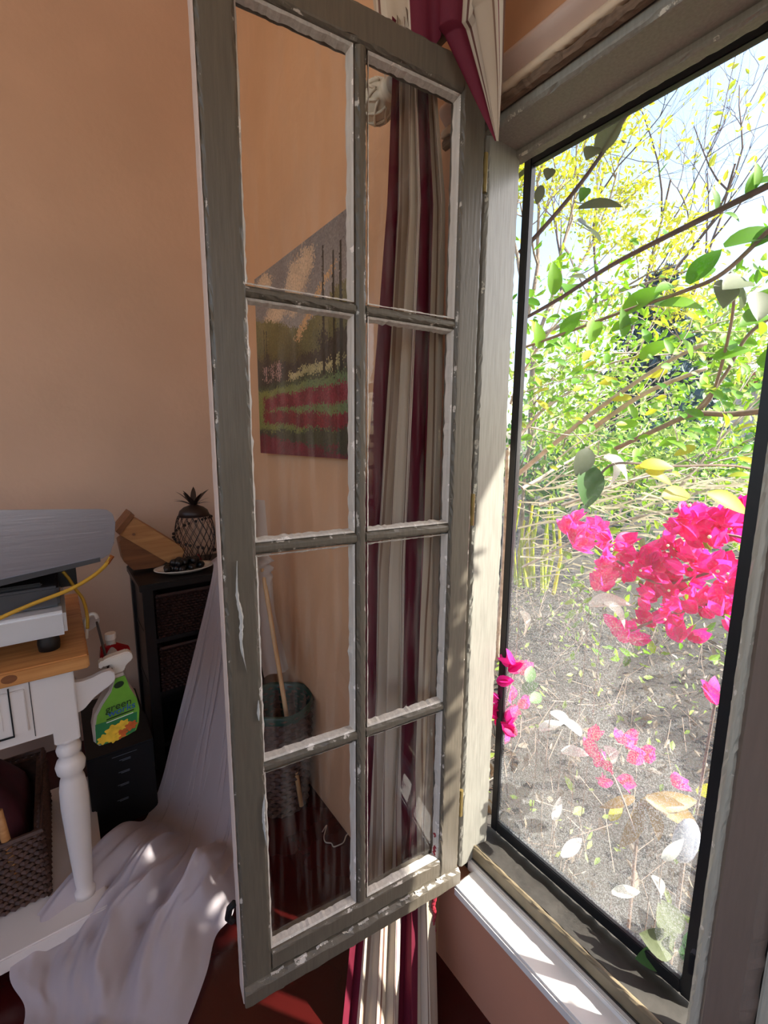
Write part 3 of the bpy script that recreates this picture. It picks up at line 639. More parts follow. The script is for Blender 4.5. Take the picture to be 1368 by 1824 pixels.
def weave_face(p0, ux, uz, nrm, w, h, rows, waves, r):
    out = []
    for k in range(rows):
        z = (k+.5)*h/rows; pts = []
        n = waves*4
        for i in range(n+1):
            t = i/n; pts.append(np.array(p0)+np.array(ux)*(w*t)+np.array(uz)*z+np.array(nrm)*(r*.7*sin(2*pi*waves*t+(pi if k % 2 else 0))))
        out.append(tube(pts, r, 4, caps=False))
    return join(*out)
def wicker_basket(x0, x1, y0, y1, z0, z1, rows, waves, m, label, group=None, rim=True):
    b = thing('wicker_basket', ((x0+x1)/2, (y0+y1)/2, z0), label, 'basket', group)
    t = .012
    obj('lining', *join(box(x0+t, x1-t, y0+t, y1-t, z0, z0+t), box(x0+t, x1-t, y0+t, y0+2*t, z0+t, z1-.01), box(x0+t, x1-t, y1-2*t, y1-t, z0+t, z1-.01), box(x0+t, x0+2*t, y0+2*t, y1-2*t, z0+t, z1-.01), box(x1-2*t, x1-t, y0+2*t, y1-2*t, z0+t, z1-.01)), m, b)
    r = (z1-z0)/rows*.48; wy = max(3, int(waves*(y1-y0)/(x1-x0)))
    fr = join(weave_face((x0, y0+t*.6, z0), X_, Z_, -Y_, x1-x0, z1-z0, rows, waves, r), weave_face((x0, y1-t*.6, z0), X_, Z_, Y_, x1-x0, z1-z0, rows, waves, r),
              weave_face((x0+t*.6, y0, z0), Y_, Z_, -X_, y1-y0, z1-z0, rows, wy, r), weave_face((x1-t*.6, y0, z0), Y_, Z_, X_, y1-y0, z1-z0, rows, wy, r))
    obj('weave', *fr, m, b)['kind'] = 'stuff'
    if rim:
        q = .006; obj('rim', *tube([(x0+q, y0+q, z1), (x1-q, y0+q, z1), (x1-q, y1-q, z1), (x0+q, y1-q, z1), (x0+q, y0+q, z1)], .009, 6), m, b)
    return b
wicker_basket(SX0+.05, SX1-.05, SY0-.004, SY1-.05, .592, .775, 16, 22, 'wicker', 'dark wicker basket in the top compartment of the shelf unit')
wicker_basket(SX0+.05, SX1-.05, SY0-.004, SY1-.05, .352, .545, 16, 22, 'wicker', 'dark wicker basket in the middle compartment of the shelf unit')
# basket, cloth and rolling pin on the table's lower shelf
wicker_basket(-1.30, -.862, 1.47, 1.90, .101, .315, 15, 20, 'wicker2', 'brown wicker basket on the lower shelf of the white table')
V, F = [], []
for i in range(15):
    for j in range(25):
        a, b = i/14, j/24; x = -1.26+.36*b; y = 1.53+.3*a; e = (1-(2*a-1)**4)*(1-(2*b-1)**4)
        V.append((x, y, .24+.26*e**.5*(1-.25*b)+.012*sin(9*b+4*a)+.01*sin(13*a)))
obj('x', V, gridF(15, 25), 'maroon', smooth=True)
o = bpy.data.objects[-1] if False else COL.objects[-1]; o.name = 'cloth_bundle'; tag(o, 'maroon cloth bundle stuffed in the brown wicker basket', 'cloth')
o = obj('wooden_spoon', *tube([(-.93, 1.49, .16), (-.945, 1.485, .33), (-.95, 1.48, .42)], lambda t: .012-.003*t, 10), 'pine', smooth=True); tag(o, 'wooden spoon handle sticking up out of the brown wicker basket', 'spoon')

# black carton
ct = thing('black_carton', (-.63, 1.97, 0), 'black carton with pale printed lines beside the shelf unit', 'box')
obj('body', *box(-.745, -.535, 1.75, 2.19, 0, .30), 'carton', ct, bevel=.003)
obj('flap', *box(-.745, -.535, 1.75, 1.96, .30, .305), 'carton', ct)
for k, z in enumerate((.262, .215, .165, .105)):
    for j in range(2): obj('printed_line', *box(-.648-.006*k+.008*j, -.612-.006*k, 1.7485, 1.751, z-.005*j, z-.005*j+.0012), 'print', ct)
obj('printed_line', *box(-.67, -.59, 1.7485, 1.751, .281, .2818), 'print', ct)

# on the shelf unit: knife block, pineapple lantern, plate, fruit, ribbon
kb = thing('wooden_block', (-.45, 2.22, SZ), 'tilted pine block with a plank top leaning on the shelf unit', 'wooden block')
def pxpoly(pp, y): return [(q[0], q[2]) for q in (at(a, b, 'y', y) for a, b in pp)]
pl = obj('plank', *prism(pxpoly([(212, 952), (238, 922), (330, 978), (322, 1000), (300, 1003)], 2.16), 2.16, 2.30, XZ), 'pine', kb, bevel=.002)
obj('end_grain', *prism(pxpoly([(206, 947), (233, 914), (240, 918), (213, 953)], 2.155), 2.155, 2.30, XZ), 'pine_dark', kb)
obj('foot_board', *prism(pxpoly([(212, 965), (222, 958), (298, 1000), (285, 1010), (238, 1016), (220, 1000)], 2.17), 2.17, 2.27, XZ), 'pine_dark', kb, bevel=.002)
obj('dowel', *tube([at(238, 952, 'y', 2.157), at(238, 952, 'y', 2.165)], .006, 10), 'pine_dark', kb)

PC = np.array([-.235, 2.20, SZ])
pn = thing('pineapple_lantern', PC, 'dark wire pineapple-shaped lantern standing on the shelf unit', 'lantern')
def prad(z): return .083*math.sqrt(max(.02, 1-((z-.118)/.128)**2*.80))
obj('base', *lathe([(.03, 0), (.045, .002), (.045, .010), (.040, .016)], PC, 20), 'iron', pn)
obj('cap', *lathe([(prad(.205), .202), (.058, .225), (.042, .238), (.02, .246), (.006, .252)], PC, 22), 'iron', pn, smooth=True)
ws = []
for s in range(18):
    for sg in (1, -1):
        pts = []
        for k in range(13):
            z = .012+.193*k/12; a = s*2*pi/18+sg*1.25*k/12; r = prad(z); pts.append(PC+np.array([r*cos(a), r*sin(a), z]))
        ws.append(tube(pts, .0014, 3, caps=False))
obj('wire_mesh', *join(*ws), 'iron', pn)
st_ = mesh('stud', *sphere((0, 0, 0), .0065, 8, 6), 'iron', smooth=True)
for k in range(22):
    a = k*2.4; z = .045+.15*((k*.618) % 1); r = prad(z)+.006; place('stud', st_, pn, PC+np.array([r*cos(a), r*sin(a), z]))
def leaf_shape(L, w, curl, n=6, mid=.12):
    V = []
    for i in range(n+1):
        t = i/n; hw = w*sin(pi*min(1, t*.95+.05))**.75*(1-t*.25) if i < n else w*.02; x = L*t; z = -curl*L*t*t
        V += [(x, -hw, z+mid*hw), (x, 0, z), (x, hw, z+mid*hw)]
    return V, gridF(n+1, 3)
pn.scale = (1.06, 1.06, 1.13)
cl = mesh('crown_leaf', *leaf_shape(.075, .012, .35), 'iron', smooth=True)
for k in range(14):
    a = k*2.4; e = radians(25+60*(k/14)); place('crown_leaf', cl, pn, PC+np.array([.010*cos(a), .010*sin(a), .246]), (0, -e, a), .85+.35*((k*.618) % 1))

PLC = np.array([-.315, 2.075, SZ+.004])
pv = []
for r, z in ((.001, .0), (.05, .0), (.075, .004), (.098, .014), (.112, .020), (.112, .023), (.098, .018), (.074, .008), (.05, .004), (.001, .004)): pv += [(PLC[0]+r*1.12*cos(2*pi*k/40), PLC[1]+r*.72*sin(2*pi*k/40), PLC[2]+z) for k in range(40)]
o = obj('plate', pv, [(i*40+k, i*40+(k+1) % 40, (i+1)*40+(k+1) % 40, (i+1)*40+k) for i in range(9) for k in range(40)], 'plate', smooth=True)
tag(o, 'white oval plate of dark fruit on the shelf unit', 'plate')
gm = mesh('dark_fruit', *sphere((0, 0, 0), .0160, 12, 9, 1.1), 'grape', smooth=True)
for k in range(26):
    if k < 17: a = k*2.4; r = .0185*math.sqrt(k); p = (PLC[0]+1.15*r*cos(a)-.01, PLC[1]+.60*r*sin(a), PLC[2]+.023)
    else: a = (k-17)*2.4; r = .018*math.sqrt(k-17); p = (PLC[0]+1.15*r*cos(a)-.005, PLC[1]+.60*r*sin(a), PLC[2]+.047)
    o = place('dark_fruit', gm, None, p, (rng.uniform(0, 3), rng.uniform(0, 3), 0)); tag(o, 'small dark fruit heaped on the white oval plate', 'fruit', 'dark fruit heaped on the plate')
pts = [(-.36+.14*t, 2.165+.02*sin(7*t), SZ+.014+.016*abs(sin(9*t))) for t in np.linspace(0, 1, 24)]
V = [];
for i, p in enumerate(pts): V += [(p[0], p[1]-.02, p[2]), (p[0], p[1], p[2]+.016+.008*sin(i)), (p[0], p[1]+.02, p[2]-.004)]
tag(obj('red_ribbon', V, gridF(24, 3), 'red_cloth', smooth=True), 'crumpled red ribbon behind the plate of dark fruit', 'ribbon')

# ------------------------------------------------------------------ waste basket, stick and lace cloth
WB = np.array([-.125, 1.52, 0])
wb = thing('waste_basket', WB, 'round wicker waste basket with a green liner by the wall', 'waste basket')
obj('body', *lathe([(.085, 0), (.095, .0), (.122, .42), (.118, .42), (.090, .012), (.001, .012)], WB, 36, cap=False), 'wicker2', wb, smooth=True)
ring = []
for k in range(26):
    z = .01+.405*k/25; r = .0965+.026*z/.42; ring.append(tube([WB+np.array([(r+.004*sin(18*a+(pi if k % 2 else 0)))*cos(a), (r+.004*sin(18*a+(pi if k % 2 else 0)))*sin(a), z]) for a in np.linspace(0, 2*pi, 73)], .0075, 4, caps=False))
obj('weave', *join(*ring), 'wicker2', wb)['kind'] = 'stuff'
lv = []
for i, (r, z) in enumerate(((.128, .40), (.130, .425), (.124, .435), (.117, .425), (.113, .36), (.107, .25), (.095, .10), (.05, .07), (.001, .065))):
    lv += [WB+np.array([(r+.003*sin(11*2*pi*k/44)*(i > 3))*cos(2*pi*k/44), (r+.003*sin(11*2*pi*k/44)*(i > 3))*sin(2*pi*k/44), z+.004*sin(5*2*pi*k/44)*(i < 4)]) for k in range(44)]
obj('liner', lv, [(i*44+k, i*44+(k+1) % 44, (i+1)*44+(k+1) % 44, (i+1)*44+k) for i in range(8) for k in range(44)], 'liner', wb, smooth=True)
sA, sB = at(514, 1295, 'y', 1.46), at(463, 985, 'y', 1.62)
sd = (sB-sA)/np.linalg.norm(sB-sA)
o = obj('wooden_stick', *tube([sA-sd*.30, sA, sB, sB+sd*.08], .0085, 10), 'stick', smooth=True); tag(o, 'slim wooden stick leaning out of the waste basket', 'stick')
# lace cloth hung on the stick
L_ = [(436, 890), (440, 960), (445, 1000), (450, 1080), (455, 1140), (468, 1205)]; R_ = [(468, 890), (473, 950), (480, 1000), (483, 1050), (490, 1100), (513, 1190)]
Lp = catmull([at(a, b, 'y', 1.60) for a, b in L_], 12); Rp = catmull([at(a, b, 'y', 1.60) for a, b in R_], 12)
V = []; nr = len(Lp)
for i in range(nr):
    z = i/(nr-1); ruf = math.exp(-((z-.38)/.12)**2)
    for j in range(25):
        t = j/24; p = Lp[i]+(Rp[i]-Lp[i])*(t+.10*ruf*t*sin(i*1.9+2)); V.append(p+np.array([0, -.012-.010*sin(t*7+z*3)-.012*ruf*sin(i*1.6+t*9), 0]))
tag(obj('lace_cloth', V, gridF(nr, 25), 'lace', smooth=True), 'white ruffled lace cloth draped over the wooden stick', 'cloth')

# ------------------------------------------------------------------ sheer white cloth
rows = [((-.215, 2.10, .850), (-.035, 2.10, .955)), ((-.225, 1.968, .850), (-.035, 1.955, .90)),
        (at(342, 1175, 'y', 1.90), at(455, 1230, 'y', 1.66)), (at(302, 1325, 'y', 1.84), at(452, 1400, 'y', 1.45)),
        (at(264, 1445, 'y', 1.76), at(450, 1500, 'y', 1.28)), (at(215, 1480, 'z', .13), at(430, 1580, 'z', .05)),
        (at(140, 1560, 'z', .11), at(412, 1650, 'z', .02)), (at(60, 1655, 'z', .07), at(385, 1680, 'z', .012)), (at(18, 1740, 'z', .05), at(368, 1740, 'z', .012)), (at(45, 1800, 'z', .02), at(335, 1825, 'z', .010)), (at(30, 1870, 'z', .012), at(310, 1880, 'z', .008))]
Lc = catmull([r[0] for r in rows], 12); Rc = catmull([r[1] for r in rows], 12); nr, nc = len(Lc), 150
V = []; fa, fb, fc_ = noise1(61), noise1(62), noise1(63)
for i in range(nr):
    s = i/(nr-1); k = max(0, min(1, (s-.1)/.15)); pool = max(0, min(1, (s-.42)/.12))
    for j in range(nc):
        t = j/(nc-1); p = Lc[i]+(Rc[i]-Lc[i])*t; ed = sin(pi*t)
        fold = .5*sin(2*pi*(3.1*t+.8*s)+2*fa(s*3))+.3*sin(2*pi*(6.3*t-1.5*s)+fb(s*4))
        fold += .22*sin(2*pi*(13*t-.6*s)+1.5*fb(s*2))+.10*sin(2*pi*(23*t+s)+fc_(s*4))
        hang = np.array([.35, -.9, .1])*.030*fold*k*(1-pool)
        rid = .055*(1+sin(2*pi*(1.1*t+.55*s)+1.2*fa(t*2)))+.030*(1+sin(2*pi*(2.3*t-1.0*s)+fb(s*3)))+.014*(1+sin(2*pi*(5.2*t+.9*s)+2*fc_(s*3)))+.008*sin(2*pi*(9*t-2.2*s)+2*fa(s*5+t))+.004*sin(2*pi*(17*t+3.5*s)+2*fb(s*6))
        fall = max(.15, 1-1.1*max(0, s-.62)/.38)
        z = pool*(.25+.75*ed)*rid*fall
        q = p+hang+np.array([0, 0, z]); q[2] = max(q[2], .004); V.append(q)
tag(obj('sheer_cloth', V, gridF(nr, nc), 'sheer', smooth=True), 'sheer white cloth trailing from the shelf unit and pooled on the floor', 'cloth')
pts = catmull([at(a, b, 'z', .004) for a, b in ((574, 1482), (582, 1470), (577, 1490), (580, 1500), (590, 1502), (594, 1508), (604, 1505), (612, 1500), (617, 1488), (625, 1482), (632, 1484))], 5)
tag(obj('string', *tube(pts, .002, 5), 'string'), 'curly white string lying on the dark red floor', 'string')

exec_garden = True
# ================================================================== the garden
GZ = -.05
V = []
for i in range(60):
    for j in range(70):
        x = .22+(i/59)**2*40; y = -12+52*j/69; V.append((x, y, GZ+.03*rng.normal()*min(1, x)-.0*x))
tag(struct('ground', V, gridF(60, 70), 'soil', smooth=True), 'bare soil and litter of the garden bed')
tag(struct('ground_bounce', *box(-40, .2, -40, 40, -.30, -.12), 'bounce'), 'unseen pale ground added around the house to bounce light indoors')  # out of view, added to throw sunlight up onto ceiling and walls
def rot_euler(n):
    a, b, c = rng.uniform(0, 2*pi, n), np.arccos(rng.uniform(-1, 1, n))-pi/2, rng.uniform(0, 2*pi, n)
    ca, sa, cb, sb, cc, sc = np.cos(a), np.sin(a), np.cos(b), np.sin(b), np.cos(c), np.sin(c)
    R = np.empty((n, 3, 3)); R[:, 0, 0] = ca*cb; R[:, 0, 1] = ca*sb*sc-sa*cc; R[:, 0, 2] = ca*sb*cc+sa*sc
    R[:, 1, 0] = sa*cb; R[:, 1, 1] = sa*sb*sc+ca*cc; R[:, 1, 2] = sa*sb*cc-ca*sc; R[:, 2, 0] = -sb; R[:, 2, 1] = cb*sc; R[:, 2, 2] = cb*cc
    return R
LT = np.array([(0, 0, 0), (.35, -.22, .05), (.4, 0, 0), (.35, .22, .05), (.75, -.15, .0), (.75, .15, .0), (1, 0, -.08)])
LTF = [(0, 1, 2), (0, 2, 3), (1, 4, 6, 2), (2, 6, 5, 3)]
def leaves(P, size, name, m, parent, jit=.35):
    P = np.asarray(P); n = len(P); R = rot_euler(n); s = size*(1+jit*rng.normal(size=n)).clip(.4, 2)
    V = (np.einsum('nij,kj->nki', R, LT)*s[:, None, None]+P[:, None, :]).reshape(-1, 3)
    F = [tuple(7*i+q for q in f) for i in range(n) for f in LTF]
    o = obj(name, V, F, m, parent, attrs={'rnd': np.repeat(rng.random(n), 7)}); o['kind'] = 'stuff'; return o
def twigs(start, direction, L, r, depth, out, tips, spread=.55, kids=3, up=.0):
    d = np.array(direction, float); d /= np.linalg.norm(d); pts = [np.array(start, float)]; n = 5
    for i in range(n):
        d = d+.13*rng.normal(size=3)+np.array([0, 0, up]); d /= np.linalg.norm(d); pts.append(pts[-1]+d*L/n)
    out.append(tube(pts, lambda t: r*(1-.55*t), 5 if r > .008 else 3, caps=False)); 
    if depth == 0: tips += pts[1:]; return
    if depth == 1: tips += pts[3:]
    for k in range(kids):
        i = 2+int(rng.integers(0, n-1)); q = pts[min(i, n)]; nd = d+spread*rng.normal(size=3); twigs(q, nd, L*rng.uniform(.5, .75), r*.5, depth-1, out, tips, spread, kids, up)

# --- tall yellow-green tree, upper left of the window
def tree(name, label, cat, base, limbs, leaf_m, size, nleaf, bark, depth=3, spread=.5, up=.02, blob=.35, r0=.05, kids=3, group=None):
    t = thing(name, base, label, cat, group); out, tips = [], []
    for (a, b) in limbs:
        a, b = np.array(a), np.array(b); twigs(a, b-a, np.linalg.norm(b-a), r0, depth, out, tips, spread, kids, up)
    mid = np.array(limbs[0][0]); mid2 = (np.array(base)+mid)/2+np.array([.15, .1, 0])
    obj('trunk', *tube(catmull([base, mid2, mid], 5), lambda q: r0*2.2*(1-.4*q), 8), bark, t, smooth=True)
    obj('branches', *join(*out), bark, t)['kind'] = 'stuff'
    if nleaf:
        tips = np.array(tips); P = tips[rng.integers(0, len(tips), nleaf)]+blob*rng.normal(size=(nleaf, 3)); leaves(P, size, 'foliage', leaf_m, t)
    return t
c0 = far(960, 640, 7.5)
tree('tall_tree', 'tall yellow-green tree at the upper left of the window view', 'tree', (c0[0], c0[1], GZ), [(far(950, 620, 7.5), far(1010, 380, 7.5)), (far(940, 560, 7.5), far(960, 330, 7.2)), (far(970, 560, 7.5), far(1110, 420, 7.8)), (far(960, 600, 7.5), far(1150, 520, 7.6)), (far(930, 500, 7.3), far(900, 380, 7.3))], 'leaf_yellow', .075, 5600, 'bark', depth=3, blob=.13, r0=.035)
c1 = far(1120, 700, 9)
tree('bare_tree', 'tall bare-twigged tree rising against the bright sky', 'tree', (c1[0], c1[1], GZ), [(far(1110, 640, 9), far(1200, 330, 9)), (far(1180, 520, 9), far(1270, 300, 9)), (far(1060, 560, 9), far(1090, 300, 9)), (far(1220, 560, 9.3), far(1330, 330, 9.3)), (far(1000, 520, 9.3), far(1010, 330, 9.3))], 'leaf_yellow', .09, 350, 'bark_dark', depth=4, blob=.12, r0=.03, up=.05, spread=.42)
# --- middle shrub, fine bright leaves
def shrub(name, label, pxs, d, leaf_m, size, nleaf, bark, blob, r0=.02, depth=2, spread=.6, up=0., base=None):
    limbs = [(far(a, b, d+dd), far(c, e, d+dd2)) for a, b, c, e, dd, dd2 in pxs]
    b0 = base if base is not None else (limbs[0][0][0], limbs[0][0][1], GZ)
    return tree(name, label, 'shrub', b0, limbs, leaf_m, size, nleaf, bark, depth, spread, up, blob, r0)
shrub('flowering_shrub', 'bright green small-leaved shrub filling the middle of the window view', [(905, 800, 1040, 600, 0, 0), (930, 870, 1110, 770, 0, .3), (960, 900, 1230, 800, .2, .5), (1000, 900, 1330, 800, .4, .6), (910, 720, 980, 560, 0, 0), (1200, 880, 1400, 600, .5, .8)], 2.9, 'leaf_mid', .044, 2900, 'bark_pale', .12, .012)
shrub('olive_shrub', 'dense olive-green shrub behind the bright small-leaved one', [(930, 900, 950, 720, 0, 0), (1020, 900, 1030, 790, 0, 0), (1120, 900, 1130, 830, 0, 0), (1220, 900, 1230, 830, 0, 0), (960, 860, 990, 700, .3, .3)], 5.2, 'leaf_olive', .075, 3400, 'bark', .30, .02)
shrub('dark_hedge', 'dark green hedge low behind the shrubs', [(940, 900, 950, 850, 0, 0), (1040, 900, 1050, 850, 0, 0), (1150, 900, 1160, 840, 0, 0), (1260, 900, 1270, 850, 0, 0)], 7.5, 'leaf_deep', .13, 2600, 'bark', .45, .02)
# --- conifer
cf = far(1150, 800, 15); ct_ = thing('conifer', (cf[0], cf[1], GZ), 'dark blue-green conifer in the distance behind the shrubs', 'tree')
obj('trunk', *tube([(cf[0], cf[1], GZ), (cf[0], cf[1], 5.8)], lambda t: .18*(1-.9*t), 8), 'bark_dark', ct_)
P = []
for k in range(6500):
    h = rng.random()**.8; r = (1.95*(1-h)+.1)*math.sqrt(rng.random())*(1+.25*sin(h*40)); a = rng.uniform(0, 2*pi); P.append((cf[0]+r*cos(a), cf[1]+r*sin(a), .6+5.3*h))
leaves(P, .22, 'foliage', 'needle', ct_)
cf = far(1240, 800, 17); c2_ = thing('round_tree', (cf[0], cf[1], GZ), 'paler grey-green round tree right of the dark conifer', 'tree')
obj('trunk', *tube([(cf[0], cf[1], GZ), (cf[0], cf[1], 4)], .15, 8), 'bark_dark', c2_)
P = rng.normal(size=(2600, 3))*np.array([.8, .8, .9])+np.array([cf[0], cf[1], 3.9]); leaves(P, .22, 'foliage', 'leaf_olive', c2_)
# --- neighbouring house
h0 = far(1335, 800, 25); hx, hy = h0[0], h0[1]
hs = thing('neighbour_house', (hx, hy, GZ), 'distant stucco house with terracotta tiled roof at the right', 'house')
obj('wall', *box(hx, hx+6, hy-5, hy+.9, GZ, 3.8), 'stucco', hs)
rf = obj('roof', *prism([(hy-5.4, 3.8), (hy+1.3, 3.8), (hy-2, 5.2)], hx-.4, hx+6.4, lambda a, b, d: (d, a, b)), 'tile', hs)
tl = mesh('roof_tile', *tube([(0, 0, 0), (0, .42, 0)], .10, 6), 'tile')
for i in range(16): place('roof_tile', tl, rf, (hx-.42, hy+1.25-.22*i, 3.82), (0, 0, 0))
for (a, z) in ((-.9, 1.0), (-2.6, 1.0)):
    wv = obj('window', *box(hx-.05, hx+.02, hy+a, hy+a+.9, z, z+1.2), 'stucco', hs); obj('pane', *box(hx-.06, hx-.04, hy+a+.08, hy+a+.82, z+.08, z+1.12), 'dark_pane', wv)
# --- dry fronds
df = thing('dry_fronds', far(1100, 960, 3.2)*np.array([1, 1, 0])+np.array([0, 0, GZ]), 'heap of pale dry palm fronds below the shrubs', 'fronds')
fr = []
for k in range(300):
    p = far(rng.uniform(920, 1340), rng.uniform(850, 1040), rng.uniform(2.6, 3.8)); a = rng.normal()*.6; L = rng.uniform(.12, .40)
    d = np.array([RT[0]*cos(a), RT[1]*cos(a), sin(a)*.5])*L; q = np.cross(d/L, FW)*.006
    fr.append(([p-q, p+q, p+d*.6+q*.7+np.array([0, 0, .02]), p+d*.6-q*.7+np.array([0, 0, .02]), p+d], [(0, 1, 2, 3), (3, 2, 4)]))
V, F = join(*fr); obj('frond_blades', V, F, 'straw', df, attrs={'rnd': np.repeat(rng.random(300), 5)})['kind'] = 'stuff'
obj('frond_rib', *tube(catmull([far(930, 1010, 3.2), far(1100, 930, 3.2), far(1300, 900, 3.4)], 6), .008, 5), 'bark_pale', df)
# --- upright yellow-green reeds
rd = thing('reed_clump', far(950, 1010, 4.6)*np.array([1, 1, 0])+np.array([0, 0, GZ]), 'clump of upright yellow-green reeds near the left screen bar', 'plant')
for k in range(13):
    b = far(918+6*k+rng.normal()*5, 925+rng.normal()*22, 4.5+.08*(k % 3))
    obj('stalk', *tube([(b[0], b[1], GZ), (b[0]+.06*rng.normal(), b[1]+.06*rng.normal(), b[2]*.5), b], lambda t: .020*(1-.4*t), 5), 'leaf_yellow', rd)
# --- near hibiscus branches with single leaves
LB = mesh('leaf', *leaf_shape(1., .30, .25, 7, .35), 'leaf_near', smooth=True); LD = mesh('leaf', *leaf_shape(1., .36, .15, 7, .25), 'leaf_dull', smooth=True)
LW = mesh('leaf', *leaf_shape(1., .22, .55, 7, .9), 'leaf_pale', smooth=True); LY = mesh('leaf', *leaf_shape(1., .26, .25, 7, .3), 'leaf_yellow', smooth=True); LO = mesh('leaf', *leaf_shape(1., .17, .45, 7, .5), 'leaf_orange', smooth=True)
def leaf_at(par, me, px, py, d, size_px, ang, tilt=.5, roll=.6):
    """leaf whose long axis runs at 'ang' (degrees, up = 90) as seen from the room"""
    p = far(px, py, d); L = size_px/FPX*d*1.12; a = radians(ang)
    ax = Vector(RT*cos(a)*cos(tilt)+UP*sin(a)*cos(tilt)+FW*sin(tilt)*(1 if (px+py) % 2 else -1)); nz = Vector(-FW*cos(roll)+UP*sin(roll)); nz = (nz-ax*nz.dot(ax)).normalized(); ay = nz.cross(ax)
    o = bpy.data.objects.new('leaf', me); COL.objects.link(o)
    if par is not None: o.parent = par; p = p-ORG[par]
    Mx = Matrix((ax*L, ay*L, nz*L)).transposed().to_4x4(); Mx.translation = Vector(p); o.matrix_local = Mx; return o
hb = thing('hibiscus', far(1250, 900, 1.9)*np.array([1, 1, 0])+np.array([0, 0, GZ]), 'leafy branches crossing the upper window just outside the screen', 'shrub')
hb0 = ORG[hb]
def branch(pp, r, m='bark_dark'): obj('branch', *tube(catmull([far(a, b, d) for a, b, d in pp], 6), r, 6), m, hb, smooth=True)
branch([(925, 450, 1.5), (960, 415, 1.5), (1020, 345, 1.5), (1075, 270, 1.5), (1140, 170, 1.5), (1250, 30, 1.5), (1420, -60, 1.6), (1420, 150, 1.6)], lambda t: .0065*(1-.3*t))
branch([(930, 570, 1.7), (1000, 530, 1.7), (1085, 475, 1.7), (1180, 425, 1.7), (1270, 380, 1.7), (1380, 325, 1.7)], lambda t: .0055+.004*t)
branch([(925, 622, 1.9), (1010, 592, 1.9), (1110, 555, 1.9), (1220, 518, 1.9), (1290, 485, 1.9), (1380, 400, 1.9)], lambda t: .005+.003*t, 'bark')
branch([(1095, 800, 2.2), (1170, 765, 2.2), (1235, 738, 2.2), (1300, 738, 2.2), (1380, 730, 2.2)], lambda t: .010+.003*t, 'bark')
branch([(905, 860, 2.3), (1000, 780, 2.3), (1070, 725, 2.3), (1180, 650, 2.3), (1260, 610, 2.3)], lambda t: .014-.006*t, 'bark_pale')
branch([(1060, 760, 2.3), (1150, 700, 2.3), (1260, 655, 2.3)], lambda t: .013-.004*t, 'bark_pale')
branch([(1235, 738, 2.2), (1290, 670, 2.2), (1330, 600, 2.2), (1380, 560, 2.2)], lambda t: .007, 'bark')
branch([(1300, 485, 1.9), (1305, 560, 1.95), (1270, 700, 2.1), (1235, 738, 2.2)], lambda t: .004+.003*t, 'bark')
obj('trunk', *tube(catmull([(far(1440, 900, 2.1)[0], far(1440, 900, 2.1)[1], GZ), far(1430, 900, 2.1), far(1385, 730, 2.2), far(1385, 400, 1.9), far(1390, 322, 1.7), far(1420, 150, 1.6)], 6), lambda t: .02*(1-.6*t), 7), 'bark', hb, smooth=True)
for a in [(LD, 1065, 275, 1.5, 46, 62), (LD, 1060, 262, 1.5, 34, 235), (LD, 1030, 372, 1.5, 55, -8), (LD, 1030, 395, 1.5, 55, -5), (LD, 1110, 255, 1.5, 20, 40), (LD, 980, 300, 1.5, 26, 250), (LD, 945, 300, 1.5, 26, 200), (LD, 965, 330, 1.5, 22, 260),
          (LB, 1045, 335, 1.5, 28, 240), (LB, 985, 525, 1.7, 42, 95), (LB, 960, 545, 1.7, 40, 140), (LB, 945, 530, 1.7, 30, 95), (LB, 1010, 525, 1.7, 42, 70), (LD, 1042, 495, 1.7, 24, 150), (LB, 1185, 420, 1.7, 36, 40), (LB, 1330, 350, 1.7, 24, 85), (LB, 1345, 335, 1.7, 26, 100), (LB, 1340, 330, 1.7, 32, 5), (LB, 1275, 375, 1.7, 26, 110), (LB, 1290, 380, 1.7, 20, -40),
          (LB, 1110, 560, 1.9, 56, 40), (LB, 1140, 545, 1.9, 46, 55), (LB, 1170, 545, 1.9, 44, 60), (LB, 1175, 545, 1.9, 50, -5), (LB, 1225, 505, 1.9, 48, 55), (LB, 1200, 510, 1.9, 34, 195), (LB, 1250, 495, 1.9, 52, 62), (LB, 1290, 440, 1.9, 64, 12), (LD, 1300, 485, 1.9, 60, -30), (LD, 1290, 500, 1.9, 46, 250), (LB, 1340, 440, 1.9, 40, 40), (LB, 1345, 480, 1.9, 44, 20), (LD, 1330, 500, 1.9, 50, 200), (LD, 1350, 520, 1.9, 46, 250), (LB, 1360, 560, 1.9, 46, 200), (LB, 1330, 560, 1.9, 34, 60), (LB, 1350, 650, 1.9, 50, 30),
          (LB, 1140, 640, 2.0, 40, 40), (LB, 1110, 600, 1.9, 36, 100), (LB, 1060, 570, 1.9, 40, 250), (LB, 1090, 590, 1.9, 34, 30), (LB, 1000, 600, 1.9, 40, 60), (LB, 960, 620, 1.9, 36, 100), (LB, 1270, 640, 2.0, 40, 20), (LB, 1300, 625, 2.0, 34, 70), (LB, 1230, 640, 2.0, 30, 120)]:
    leaf_at(hb, *a)
for k in range(210):
    t = rng.random(); x = 930+430*t; y = rng.uniform(560, 860); leaf_at(hb, LB if k % 4 else LY, x, y, rng.uniform(1.9, 2.5), rng.uniform(12, 26), rng.uniform(-30, 210), rng.uniform(0, .8), rng.uniform(0, 1))
out = []
for k in range(20):
    a, b = far(rng.uniform(900, 1250), rng.uniform(620, 900), rng.uniform(2.0, 2.8)), rng.uniform(-.1, 1.0)
    twigs(a, RT*cos(b)+UP*sin(b)+.3*rng.normal(size=3), rng.uniform(.25, .55), .004, 1, out, [], .45, 3, .0)
obj('twigs', *join(*out), 'bark_pale', hb)['kind'] = 'stuff'
